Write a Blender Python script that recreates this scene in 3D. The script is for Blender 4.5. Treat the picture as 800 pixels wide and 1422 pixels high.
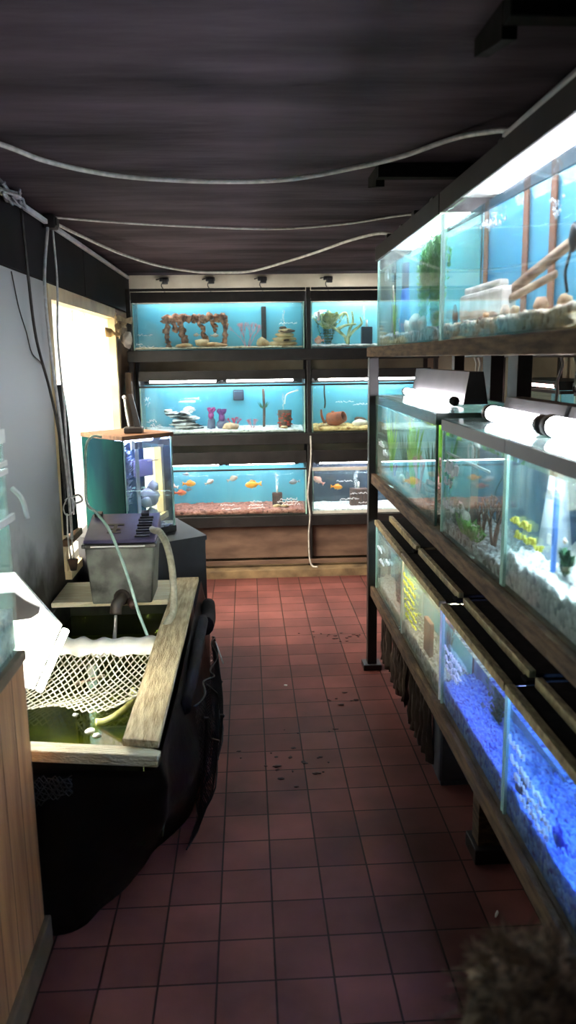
import bpy, bmesh, math, random
from mathutils import Vector, Matrix, noise, Quaternion
from math import sin, cos, pi, radians as R

for o in list(bpy.data.objects):
    bpy.data.objects.remove(o)
SC = bpy.context.scene
COL = SC.collection

# ---------------------------------------------------------------- camera, world, exposure
pitch, yaw, roll = 0.1926, 0.0489, -0.0144
cy_, sy_, cp_, sp_ = cos(yaw), sin(yaw), cos(pitch), sin(pitch)
wv = Vector((sy_*cp_, cy_*cp_, -sp_)); rt = Vector((cy_, -sy_, 0)); up = rt.cross(wv)
rv = rt*cos(roll) + up*sin(roll); uv_ = -rt*sin(roll) + up*cos(roll)
cam = bpy.data.objects.new('camera', bpy.data.cameras.new('camera'))
COL.objects.link(cam)
m = Matrix((rv, uv_, -wv)).transposed().to_4x4(); m.translation = (0, 0, 1.587)
cam.matrix_world = m
cam.data.sensor_fit = 'VERTICAL'; cam.data.sensor_height = 36; cam.data.sensor_width = 36
cam.data.lens = 1100/1422*36
cam.data.clip_start = .02
cam.data.dof.use_dof = True; cam.data.dof.focus_distance = 3.6; cam.data.dof.aperture_fstop = 3.6
SC.camera = cam
W = bpy.data.worlds.new('world'); SC.world = W; W.use_nodes = True
W.node_tree.nodes['Background'].inputs[0].default_value = (.75, .8, 1, 1)
W.node_tree.nodes['Background'].inputs[1].default_value = .05
SC.view_settings.view_transform = 'Standard'; SC.view_settings.look = 'None'
SC.view_settings.gamma = 1; SC.view_settings.use_curve_mapping = False
SC.view_settings.exposure = 0.0
SC.cycles.transparent_max_bounces = 40
SC.cycles.max_bounces = 8; SC.cycles.diffuse_bounces = 4; SC.cycles.glossy_bounces = 4
SC.cycles.sample_clamp_indirect = 60

def area(name, loc, to, sx, sy, power, col):
    l = bpy.data.lights.new(name, 'AREA'); l.shape = 'RECTANGLE'; l.size = sx; l.size_y = sy
    l.energy = power; l.color = col
    o = bpy.data.objects.new(name, l); COL.objects.link(o)
    o.location = loc
    o.rotation_euler = (Vector(to)-Vector(loc)).to_track_quat('-Z', 'Y').to_euler()
    return o
DAYLIGHT = area('daylight_window', (-1.3, 4.45, 1.45), (.15, 5.15, .0), 1.8, 1.3, 105, (1, .80, .60))
DAYLIGHT.data.spread = R(85)
FILL_LIGHT = area('fill_behind_camera', (.9, -.9, 1.7), (.2, 1.5, .6), .9, 1.6, .15, (.75, .8, 1))  # weak fill added behind the camera for ambient light; no door there

# ---------------------------------------------------------------- materials
def nt(name):
    m = bpy.data.materials.new(name); m.use_nodes = True
    t = m.node_tree; return m, t, t.nodes['Principled BSDF']
def srgb(r, g, b):
    f = lambda c: (c/255/12.92 if c/255 <= .04045 else ((c/255+.055)/1.055)**2.4)
    return (f(r), f(g), f(b), 1)
def mat(name, c1, c2=None, scale=8, rough=.6, metal=0, bump=0, stretch=(1, 1, 1), detail=6, lo=.35, hi=.65, kind='noise', bscale=None, spec=.5):
    m, t, b = nt(name); N = t.nodes; L = t.links
    b.inputs['Roughness'].default_value = rough; b.inputs['Metallic'].default_value = metal
    b.inputs['Specular IOR Level'].default_value = spec
    b.inputs['Base Color'].default_value = c1
    if c2 or bump:
        tc = N.new('ShaderNodeTexCoord'); mp = N.new('ShaderNodeMapping'); L.new(tc.outputs['Object'], mp.inputs[0])
        mp.inputs['Scale'].default_value = stretch
        if kind == 'vor':
            n = N.new('ShaderNodeTexVoronoi'); n.inputs['Scale'].default_value = scale; L.new(mp.outputs[0], n.inputs[0])
            sep = N.new('ShaderNodeSeparateColor'); L.new(n.outputs['Color'], sep.inputs[0]); fac = sep.outputs[0]; hgt = n.outputs['Distance']
        else:
            n = N.new('ShaderNodeTexNoise'); n.inputs['Scale'].default_value = scale; n.inputs['Detail'].default_value = detail
            L.new(mp.outputs[0], n.inputs[0]); fac = n.outputs[0]; hgt = n.outputs[0]
        if c2:
            r = N.new('ShaderNodeValToRGB'); r.color_ramp.elements[0].position = lo; r.color_ramp.elements[1].position = hi
            r.color_ramp.elements[0].color = c1; r.color_ramp.elements[1].color = c2
            L.new(fac, r.inputs[0]); L.new(r.outputs[0], b.inputs['Base Color'])
        if bump:
            if bscale:
                n2 = N.new('ShaderNodeTexNoise'); n2.inputs['Scale'].default_value = bscale; n2.inputs['Detail'].default_value = 8
                L.new(mp.outputs[0], n2.inputs[0]); hgt = n2.outputs[0]
            bp = N.new('ShaderNodeBump'); bp.inputs['Strength'].default_value = min(1, bump*4); bp.inputs['Distance'].default_value = bump*.02
            L.new(hgt, bp.inputs['Height']); L.new(bp.outputs[0], b.inputs['Normal'])
    return m
def emis(name, col, s):
    m = bpy.data.materials.new(name); m.use_nodes = True; t = m.node_tree; t.nodes.clear()
    e = t.nodes.new('ShaderNodeEmission'); e.inputs[0].default_value = (*col[:3], 1); e.inputs[1].default_value = s
    o = t.nodes.new('ShaderNodeOutputMaterial'); t.links.new(e.outputs[0], o.inputs[0]); return m
def glass(name, tint=(.97, 1, .99), base=.012, haze=0, hazecol=(.8, .95, .95)):
    """clear sheet: see-through with angle-dependent mirror, and a little dried-on film or milky frosting (haze)"""
    m = bpy.data.materials.new(name); m.use_nodes = True; t = m.node_tree; t.nodes.clear(); N = t.nodes; L = t.links
    tr = N.new('ShaderNodeBsdfTransparent'); tr.inputs[0].default_value = (*tint, 1)
    gl = N.new('ShaderNodeBsdfGlossy'); gl.inputs['Roughness'].default_value = .03; gl.inputs[0].default_value = (.95, 1, 1, 1)
    lw = N.new('ShaderNodeLayerWeight'); lw.inputs[0].default_value = .5
    p = N.new('ShaderNodeMath'); p.operation = 'POWER'; p.inputs[1].default_value = 3.2; L.new(lw.outputs['Facing'], p.inputs[0])
    ma = N.new('ShaderNodeMath'); ma.operation = 'MULTIPLY_ADD'; ma.inputs[1].default_value = .34; ma.inputs[2].default_value = base
    L.new(p.outputs[0], ma.inputs[0])
    mx = N.new('ShaderNodeMixShader'); L.new(ma.outputs[0], mx.inputs[0]); L.new(tr.outputs[0], mx.inputs[1]); L.new(gl.outputs[0], mx.inputs[2])
    out = N.new('ShaderNodeOutputMaterial'); res = mx.outputs[0]
    if haze:
        df = N.new('ShaderNodeBsdfDiffuse'); df.inputs[0].default_value = (*hazecol, 1)
        tl = N.new('ShaderNodeBsdfTranslucent'); tl.inputs[0].default_value = (*hazecol, 1)
        ad = N.new('ShaderNodeMixShader'); ad.inputs[0].default_value = .5; L.new(df.outputs[0], ad.inputs[1]); L.new(tl.outputs[0], ad.inputs[2])
        tc = N.new('ShaderNodeTexCoord'); mp = N.new('ShaderNodeMapping'); mp.inputs['Scale'].default_value = (6, 6, 2.2); L.new(tc.outputs['Object'], mp.inputs[0])
        nz = N.new('ShaderNodeTexNoise'); nz.inputs['Scale'].default_value = 2.2; nz.inputs['Detail'].default_value = 7; L.new(mp.outputs[0], nz.inputs[0])
        mr = N.new('ShaderNodeMapRange'); mr.inputs[1].default_value = .35; mr.inputs[2].default_value = .75; mr.inputs[3].default_value = haze*.4; mr.inputs[4].default_value = haze*1.8
        L.new(nz.outputs[0], mr.inputs[0])
        m2 = N.new('ShaderNodeMixShader'); L.new(mr.outputs[0], m2.inputs[0]); L.new(res, m2.inputs[1]); L.new(ad.outputs[0], m2.inputs[2]); res = m2.outputs[0]
    L.new(res, out.inputs[0]); return m

M = {}
M['black'] = mat('black_paint', (.008, .008, .009, 1), (.02, .018, .02, 1), 12, .45)
M['blackp'] = mat('black_plastic', (.01, .01, .011, 1), (.018, .017, .018, 1), 20, .35)
M['matteblack'] = mat('matt_black', (.006, .006, .006, 1), (.012, .011, .011, 1), 30, .9, spec=.1)
M['white'] = mat('white_plastic', srgb(225, 225, 222), srgb(205, 205, 200), 10, .4)
M['whitein'] = mat('white_reflector', (.82, .82, .84, 1), None, rough=.5)
M['greycable'] = mat('grey_cable', srgb(205, 203, 200), srgb(170, 168, 165), 40, .5)
M['darkcable'] = mat('dark_cable', srgb(60, 56, 52), srgb(38, 36, 34), 40, .5)
M['bluecable'] = mat('pale_airline', srgb(170, 200, 190), srgb(140, 175, 165), 40, .4)
M['shelfwood'] = mat('shelf_edge_wood', srgb(118, 92, 66), srgb(66, 48, 34), 9, .75, bump=.3, stretch=(3, 1, 8), bscale=60)
M['rimwood'] = mat('pale_rim', srgb(176, 160, 118), srgb(120, 104, 72), 16, .6, bump=.2, stretch=(2, 6, 2))
M['board'] = mat('weathered_board', srgb(228, 212, 170), srgb(176, 152, 112), 7, .8, bump=.5, stretch=(10, 1.2, 6), bscale=30)
M['boardx_lit'] = mat('weathered_board_x_lit', srgb(246, 238, 210), srgb(226, 210, 172), 6, .8, bump=.4, stretch=(1.4, 9, 6), bscale=30)  # paler copy of the board wood; lamp glare is put into the colour
M['cabwood'] = mat('pine_panelling', srgb(200, 144, 94), srgb(158, 106, 66), 3.2, .55, bump=.15, stretch=(4, 9, .7), bscale=20)
M['cabtrim'] = mat('cabinet_trim', srgb(128, 108, 84), srgb(98, 80, 60), 8, .6)
M['lidwood'] = mat('lid_wood', srgb(120, 84, 56), srgb(86, 58, 38), 10, .6, stretch=(2, 6, 2))
M['cabblack'] = mat('grey_black_laminate', srgb(44, 46, 56), srgb(36, 38, 46), 8, .5)
M['brownboard'] = mat('brown_hardboard', srgb(120, 96, 82), srgb(86, 66, 58), 4, .7, stretch=(1, 1, 3))
M['tealback'] = mat('teal_background', srgb(98, 172, 198), srgb(80, 158, 188), 2.5, .7)
M['tealback2'] = mat('teal_background_pale', srgb(130, 190, 206), srgb(96, 172, 196), 2.5, .7)
M['blueback'] = mat('blue_background', srgb(116, 186, 218), srgb(86, 164, 206), 2, .6)
M['darkback'] = mat('dark_background', srgb(40, 52, 78), srgb(30, 38, 58), 3, .6)
M['navyback'] = mat('navy_background', srgb(110, 136, 178), srgb(58, 80, 128), 5, .6, stretch=(3, 3, .3))
M['greenback'] = mat('dark_green_film', srgb(10, 62, 58), srgb(4, 34, 46), 3, .8, spec=.05, stretch=(2, 2, .6))
M['greyback'] = mat('algae_background', srgb(196, 216, 216), srgb(130, 166, 170), 4, .7)
M['silicone'] = mat('glass_edge', srgb(190, 226, 216), srgb(160, 206, 196), 20, .25)
M['darksil'] = mat('glass_edge_dark', srgb(70, 96, 84), srgb(40, 60, 52), 20, .25)
M['glass'] = glass('tank_glass', haze=.02)
M['dirtyglass'] = glass('tank_glass_film', tint=(.93, .98, .97), haze=.07)
M['milkglass'] = glass('tank_glass_limescale', tint=(.9, .97, .95), haze=.22, hazecol=(.72, .9, .86))
M['water'] = glass('water', tint=(.93, .98, .99), base=.02)
def waterfront():
    m = bpy.data.materials.new('water_front'); m.use_nodes = True; t = m.node_tree; t.nodes.clear()
    g_ = t.nodes.new('ShaderNodeBsdfGlass'); g_.inputs['IOR'].default_value = 1.33; g_.inputs['Roughness'].default_value = 0; g_.inputs['Color'].default_value = (.95, .99, 1, 1)
    o = t.nodes.new('ShaderNodeOutputMaterial'); t.links.new(g_.outputs[0], o.inputs[0]); return m
M['waterfront'] = waterfront()
M['paint'] = mat('white_marker', (.85, .87, .9, 1), rough=.6)
M['yellowpaint'] = mat('yellow_marker', srgb(235, 235, 120), rough=.6)
M['bubble'] = glass('bubbles', tint=(.9, .95, 1), base=.35, haze=.5, hazecol=(1, 1, 1))

def gravelmat(n, c1, c2, c3, sc=70):
    m, t, b = nt(n); N = t.nodes; L = t.links
    tc = N.new('ShaderNodeTexCoord'); v = N.new('ShaderNodeTexVoronoi'); v.inputs['Scale'].default_value = sc; L.new(tc.outputs['Object'], v.inputs[0])
    s = N.new('ShaderNodeSeparateColor'); L.new(v.outputs['Color'], s.inputs[0])
    r = N.new('ShaderNodeValToRGB'); cr = r.color_ramp; cr.elements[0].color = c1; cr.elements[1].color = c3
    e = cr.elements.new(.5); e.color = c2; cr.elements[1].position = .55; L.new(s.outputs[0], r.inputs[0]); L.new(r.outputs[0], b.inputs['Base Color'])
    bp = N.new('ShaderNodeBump'); bp.inputs['Strength'].default_value = .9; bp.inputs['Distance'].default_value = .006; bp.invert = True
    L.new(v.outputs['Distance'], bp.inputs['Height']); L.new(bp.outputs[0], b.inputs['Normal']); b.inputs['Roughness'].default_value = .7
    return m
G = dict(
    white=gravelmat('white_gravel', srgb(210, 212, 215), srgb(240, 240, 240), srgb(160, 165, 175)),
    blue=gravelmat('blue_gravel', srgb(60, 110, 235), srgb(140, 180, 255), srgb(30, 50, 160), 80),
    red=gravelmat('red_gravel', srgb(150, 84, 74), srgb(190, 130, 118), srgb(96, 50, 46), 60),
    sand=gravelmat('buff_gravel', srgb(205, 186, 150), srgb(232, 222, 200), srgb(150, 122, 92), 60),
    brown=gravelmat('brown_gravel', srgb(120, 86, 62), srgb(166, 132, 104), srgb(66, 44, 34), 70),
    mixed=gravelmat('mixed_gravel', srgb(60, 64, 70), srgb(210, 210, 215), srgb(110, 100, 96), 60),
    yellow=gravelmat('yellow_gravel', srgb(210, 170, 100), srgb(236, 210, 150), srgb(170, 120, 70), 60))

# ---------------------------------------------------------------- mesh helpers
def B(): return bmesh.new()
def box(bm, x0, x1, y0, y1, z0, z1, mi=0):
    vs = [bm.verts.new((x, y, z)) for x in (x0, x1) for y in (y0, y1) for z in (z0, z1)]
    for f in ((0, 1, 3, 2), (4, 6, 7, 5), (0, 4, 5, 1), (2, 3, 7, 6), (0, 2, 6, 4), (1, 5, 7, 3)):
        bm.faces.new([vs[i] for i in f]).material_index = mi
def bbox(bm, x0, x1, y0, y1, z0, z1, bev=.003):
    t = B(); box(t, x0, x1, y0, y1, z0, z1)
    bmesh.ops.bevel(t, geom=t.edges[:], offset=bev, segments=2, affect='EDGES', profile=.5)
    merge(bm, t)
def merge(bm, t, mtx=None):
    if mtx is not None: bmesh.ops.transform(t, matrix=mtx, verts=t.verts[:])
    me = bpy.data.meshes.new('tmp'); t.to_mesh(me); t.free(); bm.from_mesh(me); bpy.data.meshes.remove(me)
def catmull(p, n=6):
    p = [Vector(q) for q in p]
    if len(p) < 3: return p
    q = [2*p[0]-p[1]]+p+[2*p[-1]-p[-2]]; out = []
    for i in range(1, len(q)-2):
        a, b, c, d = q[i-1:i+3]
        for k in range(n):
            t = k/n; out.append(.5*((2*b)+(c-a)*t+(2*a-5*b+4*c-d)*t*t+(3*b-a-3*c+d)*t**3))
    out.append(p[-1]); return out
def tube(bm, pts, r, seg=8, n=6, flat=1, r1=None, cap=True):
    pts = catmull(pts, n) if n else [Vector(p) for p in pts]
    T0 = (pts[1]-pts[0]).normalized(); ref = Vector((0, 0, 1)) if abs(T0.z) < .9 else Vector((1, 0, 0))
    nrm = T0.cross(ref).normalized(); rings = []
    for i, p in enumerate(pts):
        T = (pts[min(i+1, len(pts)-1)]-pts[max(i-1, 0)]).normalized()
        nrm = (nrm-T*nrm.dot(T)).normalized(); bn = T.cross(nrm)
        rr = r if r1 is None else r+(r1-r)*i/(len(pts)-1)
        rings.append([bm.verts.new(p+nrm*rr*cos(2*pi*k/seg)+bn*rr*flat*sin(2*pi*k/seg)) for k in range(seg)])
    for a, b in zip(rings, rings[1:]):
        for k in range(seg): bm.faces.new((a[k], a[(k+1) % seg], b[(k+1) % seg], b[k]))
    if cap:
        bm.faces.new(rings[0][::-1]); bm.faces.new(rings[-1])
def prism(bm, pts, axis, a0, a1):
    """polygon pts (2d) extruded along axis 'x','y','z' from a0 to a1"""
    def P(u, v, a): return {'x': (a, u, v), 'y': (u, a, v), 'z': (u, v, a)}[axis]
    lo = [bm.verts.new(P(u, v, a0)) for u, v in pts]; hi = [bm.verts.new(P(u, v, a1)) for u, v in pts]
    n = len(pts); bm.faces.new(lo[::-1]); bm.faces.new(hi)
    for i in range(n): bm.faces.new((lo[i], lo[(i+1) % n], hi[(i+1) % n], hi[i]))
def rock(bm, c, s, seed=0, sub=2, amp=.28, fr=1.6):
    t = B(); bmesh.ops.create_icosphere(t, subdivisions=sub, radius=1)
    off = Vector((seed*3.7, seed*1.3, seed*7.1))
    for v in t.verts:
        k = 1+amp*noise.noise(v.co*fr+off)*1.6+amp*.4*noise.noise(v.co*fr*3+off)
        v.co = Vector((v.co.x*s[0]*k, v.co.y*s[1]*k, v.co.z*s[2]*k))+Vector(c)
    merge(bm, t)
def mesh(name, bm, m, parent=None, smooth=False, label=None, kind=None):
    bmesh.ops.recalc_face_normals(bm, faces=bm.faces[:])
    me = bpy.data.meshes.new(name); bm.to_mesh(me); bm.free()
    if smooth: me.polygons.foreach_set('use_smooth', [True]*len(me.polygons))
    for q in (m if isinstance(m, (list, tuple)) else [m]): me.materials.append(q)
    o = bpy.data.objects.new(name, me); COL.objects.link(o)
    if parent: o.parent = parent
    if label: o['label'] = label
    if kind: o['kind'] = kind
    return o
def tag(o, label, cat, group=None, kind=None):
    o['label'] = label; o['category'] = cat
    if group: o['group'] = group
    if kind: o['kind'] = kind
    return o
def thing(name, label, cat, loc=(0, 0, 0), rz=0, group=None):
    o = bpy.data.objects.new(name, None); COL.objects.link(o); o.empty_display_size = .05
    o.location = loc; o.rotation_euler = (0, 0, rz); return tag(o, label, cat, group)
def struct(name, bm, m, parent=None):
    o = mesh(name, bm, m, parent); o['kind'] = 'structure'; return o

# ================================================================ the setting
XL, XR, YB, YF, ZC = -.87, 2.45, 6.15, -1.3, 2.2
# floor: small red quarry tiles
fm, t, b = nt('quarry_tiles'); N = t.nodes; L = t.links
tc = N.new('ShaderNodeTexCoord'); mp = N.new('ShaderNodeMapping'); L.new(tc.outputs['Object'], mp.inputs[0])
br = N.new('ShaderNodeTexBrick'); br.offset = 0; br.squash = 1
br.inputs['Scale'].default_value = 1; br.inputs['Brick Width'].default_value = .1524; br.inputs['Row Height'].default_value = .1524
br.inputs['Mortar Size'].default_value = .0032; br.inputs['Mortar Smooth'].default_value = .3; br.inputs['Bias'].default_value = 0
br.inputs['Color1'].default_value = srgb(131, 82, 76); br.inputs['Color2'].default_value = srgb(106, 65, 62); br.inputs['Mortar'].default_value = srgb(56, 38, 34)
mp.inputs['Location'].default_value = (.114+.0762*0, -3.9209+.1524*30, 0)
L.new(mp.outputs[0], br.inputs[0])
n1 = N.new('ShaderNodeTexNoise'); n1.inputs['Scale'].default_value = 3.2; n1.inputs['Detail'].default_value = 9; L.new(tc.outputs['Object'], n1.inputs[0])
r1 = N.new('ShaderNodeValToRGB'); r1.color_ramp.elements[0].position = .3; r1.color_ramp.elements[0].color = (.55, .5, .5, 1); r1.color_ramp.elements[1].position = .7; r1.color_ramp.elements[1].color = (1.15, 1.1, 1.1, 1)
L.new(n1.outputs[0], r1.inputs[0])
mx = N.new('ShaderNodeMix'); mx.data_type = 'RGBA'; mx.blend_type = 'MULTIPLY'; mx.inputs[0].default_value = 1
L.new(br.outputs[0], mx.inputs[6]); L.new(r1.outputs[0], mx.inputs[7]); L.new(mx.outputs[2], b.inputs['Base Color'])
r2 = N.new('ShaderNodeMapRange'); r2.inputs[3].default_value = .5; r2.inputs[4].default_value = .8; b.inputs['Specular IOR Level'].default_value = .15; L.new(n1.outputs[0], r2.inputs[0]); L.new(r2.outputs[0], b.inputs['Roughness'])
bp = N.new('ShaderNodeBump'); bp.inputs['Distance'].default_value = .002; bp.inputs['Strength'].default_value = .8; bp.invert = True
L.new(br.outputs['Fac'], bp.inputs['Height']); L.new(bp.outputs[0], b.inputs['Normal'])
bm = B(); box(bm, XL-.07, XR, YF, YB, -.08, 0); struct('floor', bm, fm)
cm = mat('black_painted_ceiling', srgb(84, 73, 82), srgb(40, 36, 41), 2.2, .9, spec=.1, bump=.5, stretch=(.6, 2.4, 1), bscale=7, detail=9, lo=.3, hi=.7)
bm = B(); box(bm, XL-.1, XR, YF, YB, ZC, ZC+.1); struct('ceiling', bm, cm)
backm = mat('cream_wall', srgb(184, 174, 156), srgb(152, 142, 126), 3, .8)
bm = B(); box(bm, XL-.1, XR, YB, YB+.1, 0, ZC); struct('wall_back', bm, backm)
# left wall, grey, grimy towards the pond, with the window opening
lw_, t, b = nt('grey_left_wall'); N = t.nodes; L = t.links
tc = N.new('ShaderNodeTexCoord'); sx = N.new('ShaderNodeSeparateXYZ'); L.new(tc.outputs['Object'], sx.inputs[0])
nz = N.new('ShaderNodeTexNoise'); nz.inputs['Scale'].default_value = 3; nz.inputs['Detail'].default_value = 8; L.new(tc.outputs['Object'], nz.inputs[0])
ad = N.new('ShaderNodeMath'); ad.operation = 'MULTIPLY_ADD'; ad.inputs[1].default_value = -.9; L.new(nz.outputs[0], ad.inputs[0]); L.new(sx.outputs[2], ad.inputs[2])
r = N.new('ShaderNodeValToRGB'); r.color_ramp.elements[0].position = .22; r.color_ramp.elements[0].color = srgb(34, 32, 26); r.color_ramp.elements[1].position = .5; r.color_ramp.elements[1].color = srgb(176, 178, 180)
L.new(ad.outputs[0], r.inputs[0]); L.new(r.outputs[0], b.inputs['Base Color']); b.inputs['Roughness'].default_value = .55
WY0, WY1, WZ0, WZ1 = 3.66, 5.42, .62, 1.90
bm = B()
box(bm, XL-.07, XL, YF, WY0, 0, ZC); box(bm, XL-.07, XL, WY0, WY1, 0, WZ0); box(bm, XL-.07, XL, WY0, WY1, WZ1, ZC)
struct('wall_left', bm, lw_)
brownm = mat('brown_wall_strip', srgb(112, 84, 60), srgb(78, 58, 44), 4, .7)
bm = B(); box(bm, XL-.07, XL, WY1, YB, 0, ZC); struct('wall_left_end', bm, brownm)
bm = B(); box(bm, XR, XR+.1, YF, YB, 0, ZC); struct('wall_right', bm, backm)
bm = B(); box(bm, XL-.1, XR, YF-.1, YF, 0, ZC); struct('wall_front', bm, mat('shop_back_wall', srgb(90, 84, 84), srgb(70, 66, 66), 3, .8))
# black band along the top of the left wall (boards of slightly different black)
bm = B()
for i, (a, c) in enumerate(((YF+.01, 3.35), (3.355, 4.42), (4.425, 4.78), (4.785, 6.1))):
    box(bm, XL+.001, XL+.022-.002*(i % 2), a, c, 1.925, ZC-.001)
struct('trim_1', bm, mat('black_header_boards', srgb(30, 28, 32), srgb(20, 19, 22), 3, .8, spec=.2))
# window
win = thing('window_1', 'tall bright daylight window', 'window', (XL, (WY0+WY1)/2, WZ0)); del win['label'], win['category']; win['kind'] = 'structure'
wl = lambda *a: (a[0], a[1]-(WY0+WY1)/2, a[2]-WZ0)
def wbox(bm, x0, x1, y0, y1, z0, z1): box(bm, x0-XL, x1-XL, y0-(WY0+WY1)/2, y1-(WY0+WY1)/2, z0-WZ0, z1-WZ0)
framem = mat('cream_window_frame', srgb(226, 206, 164), srgb(196, 172, 130), 6, .5)
bm = B(); wbox(bm, XL-.068, XL+.012, WY0-.03, WY1+.03, WZ1-.045, WZ1+.02)
wbox(bm, XL-.068, XL+.012, WY0-.035, WY0+.02, WZ0, WZ1-.046); wbox(bm, XL-.068, XL+.012, WY1-.02, WY1+.03, WZ0, WZ1-.046)
wbox(bm, XL-.068, XL+.03, WY0-.03, WY1+.03, WZ0-.04, WZ0-.0005)
fr = mesh('window_frame', bm, framem, win)
bm = B(); wbox(bm, XL-.04, XL-.034, WY0+.021, WY1-.021, WZ0, WZ1-.05); mesh('window_pane', bm, glass('glare_window_glass', base=.005, haze=.35, hazecol=(1, .97, .9)), win)  # milky haze put in the pane for the blown-out window glare
# added glowing panel outside the window, stands in for the daylight
bm = B(); box(bm, -1.62, -1.6, 2.2, 7.6, 0, 3.2)
tag(mesh('daylight_backdrop', bm, emis('bright_overcast_daylight', (1, .95, .84), 5)), 'bright overexposed daylight seen outside the left window', 'daylight')
bm = B(); bbox(bm, XL-.033, XL-.028, 4.0, 4.6, .98, 1.42, .002)
tag(mesh('window_poster', bm, glass('thin_printed_paper', base=.0, haze=.5, hazecol=(.55, .85, .92))), 'pale blue printed sheet stuck low in the bright window', 'poster')
# plinth & ledge under the back rack
bm = B(); box(bm, -.9+.04, XR-.01, 5.62, YB-.01, .001, .055); struct('trim_2', bm, mat('cement_plinth', srgb(150, 128, 96), srgb(96, 80, 62), 7, .85, bump=.3))

# ================================================================ aquarium builder
class Tank:
    def __init__(s, label, loc, rz, W, D, H, water=None, back='tealback', bottom_trim=None, top_trim='black', trimh=.018,
                 glass='glass', edge='silicone', group=None, sides='glass', g=.006, refr=False):
        s.loc, s.rz, s.W, s.D, s.H = Vector(loc), rz, W, D, H
        s.t = thing('aquarium', label, 'aquarium', loc, rz, group)
        bm = B(); box(bm, 0, W, 0, g, 0, H); mesh('front_pane', bm, M[glass], s.t)
        for xa in (0, W-g):
            bm = B(); box(bm, xa, xa+g, g, D, 0, H); mesh('side_pane', bm, M[sides], s.t)
        bm = B(); box(bm, g, W-g, D-g, D, 0, H); mesh('back_pane', bm, M[glass], s.t)
        bm = B(); box(bm, g, W-g, g, D-g, 0, g); mesh('base_pane', bm, M[glass], s.t)
        for x in (-.0006, W-.007):
            bm = B(); box(bm, x, x+.0076, -.0006, .007, .0, H); mesh('corner_seal', bm, M[edge], s.t)
        if back:
            bm = B(); box(bm, 0, W, D+.001, D+.006, 0, H+.0); mesh('background_sheet', bm, M[back], s.t)
        for nm, m_, z0, z1 in (('bottom_trim', bottom_trim, 0, trimh), ('top_trim', top_trim, H-trimh, H+.003)):
            if m_:
                bm = B(); e = .004
                box(bm, -.002, W+.002, -e, -.0007, z0, z1); box(bm, -.002, W+.002, D+.007, D+.010, z0, z1)
                box(bm, -e-.001, -.0007, -.0007, D+.007, z0, z1); box(bm, W+.0007, W+.001+e, -.0007, D+.007, z0, z1)
                mesh(nm, bm, M[m_] if isinstance(m_, str) else m_, s.t)
        s.wz = water or H-.045
        bm = B(); box(bm, g+.001, W-g-.001, g+.001, D-g-.001, g+.001, s.wz); bmesh.ops.recalc_face_normals(bm, faces=bm.faces[:])
        for f_ in bm.faces:
            if refr and f_.normal.y < -.9: f_.material_index = 1
        mesh('water', bm, [M['water'], M['waterfront']], s.t)
    def P(s, x, y, z=0):
        return s.loc+Vector((x*cos(s.rz)-y*sin(s.rz), x*sin(s.rz)+y*cos(s.rz), z))
    def put(s, o, x, y, z, rz=0, fit=True):
        if fit and rz == 0 and o.type == 'MESH' and o.name.split('.')[0] not in ('gravel_bed', 'handwriting', 'sticker', 'thermometer'):
            for v in o.data.vertices:
                c = v.co; c.x = min(max(c.x+x, .009), s.W-.009)-x; c.y = min(max(c.y+y, .009), s.D-.009)-y; c.z = min(max(c.z+z, .0075), s.H-.004)-z
        o.location = s.P(x, y, z); o.rotation_euler = (0, 0, s.rz+rz); return o
    def write(s, x, z, w, h, seed, m='paint', r=.0018, label=None):
        if s.rz == 0: r *= 1.7; h *= 1.25
        rnd = random.Random(seed); bm = B(); n = max(3, int(w/.011))
        pts = []
        for i in range(n+1):
            u = i/n
            if rnd.random() < .12 and len(pts) > 3:
                tube(bm, pts, r, 5, 3, .5); pts = []
            pts.append((x+w*u+rnd.uniform(-.003, .003), -.0015, z+rnd.uniform(0, h)*(1 if i % 2 else .35)))
            pts.append((x+w*u+rnd.uniform(0, .005), -.0015, z+rnd.uniform(0, h)))
        if len(pts) > 3: tube(bm, pts, r, 5, 3, .5)
        o = mesh('handwriting', bm, M[m], s.t)
        if label: o['label'] = label
    def hood(s, col, strength, z=0, style='shade', tubes=1, depth=None, y=.06, r=.013, lip=.035, x0=.0, x1=None, crown=.0, openback=False):
        """black reflector hood with a lit fluorescent tube; child of the aquarium"""
        z0 = s.H+.006+z; x1 = x1 or s.W
        dpt = depth or s.D
        bm = B(); bm2 = B()
        if style == 'shade':          # closed top and lip; white inside
            box(bm, x0, x1, -.006, dpt, z0+.045, z0+.055); box(bm, x0, x1, -.012, -.0065, z0+.045-lip, z0+.055+crown)
            box(bm, x0-.004, x0, -.012, dpt, z0, z0+.055); box(bm, x1, x1+.004, -.012, dpt, z0, z0+.055)
            if not openback: box(bm, x0, x1, dpt, dpt+.005, z0, z0+.055)
            box(bm2, x0+.001, x1-.001, -.005, dpt-.001, z0+.040, z0+.0445)
        h = mesh('hood', bm, M['black'], s.t)
        if style == 'shade': mesh('reflector', bm2, M['whitein'], h)
        n = tubes
        for k in range(n):
            a = x0+.03+(x1-x0-.06)*k/n; c = x0+.03+(x1-x0-.06)*(k+1)/n-.02
            bm = B(); tube(bm, [(a+.03, y, z0+.024), (c-.03, y, z0+.024)], r, 12, 0)
            tb = mesh('fluorescent_tube', bm, emis('lit_tube', col, strength), h, True)
            for pts_ in ([(a, y, z0+.024), (a+.03, y, z0+.024)], [(c-.03, y, z0+.024), (c, y, z0+.024)]):
                bm = B(); tube(bm, pts_, r*1.15, 12, 0); mesh('end_cap', bm, M['blackp'], h, True)
        return h
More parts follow.
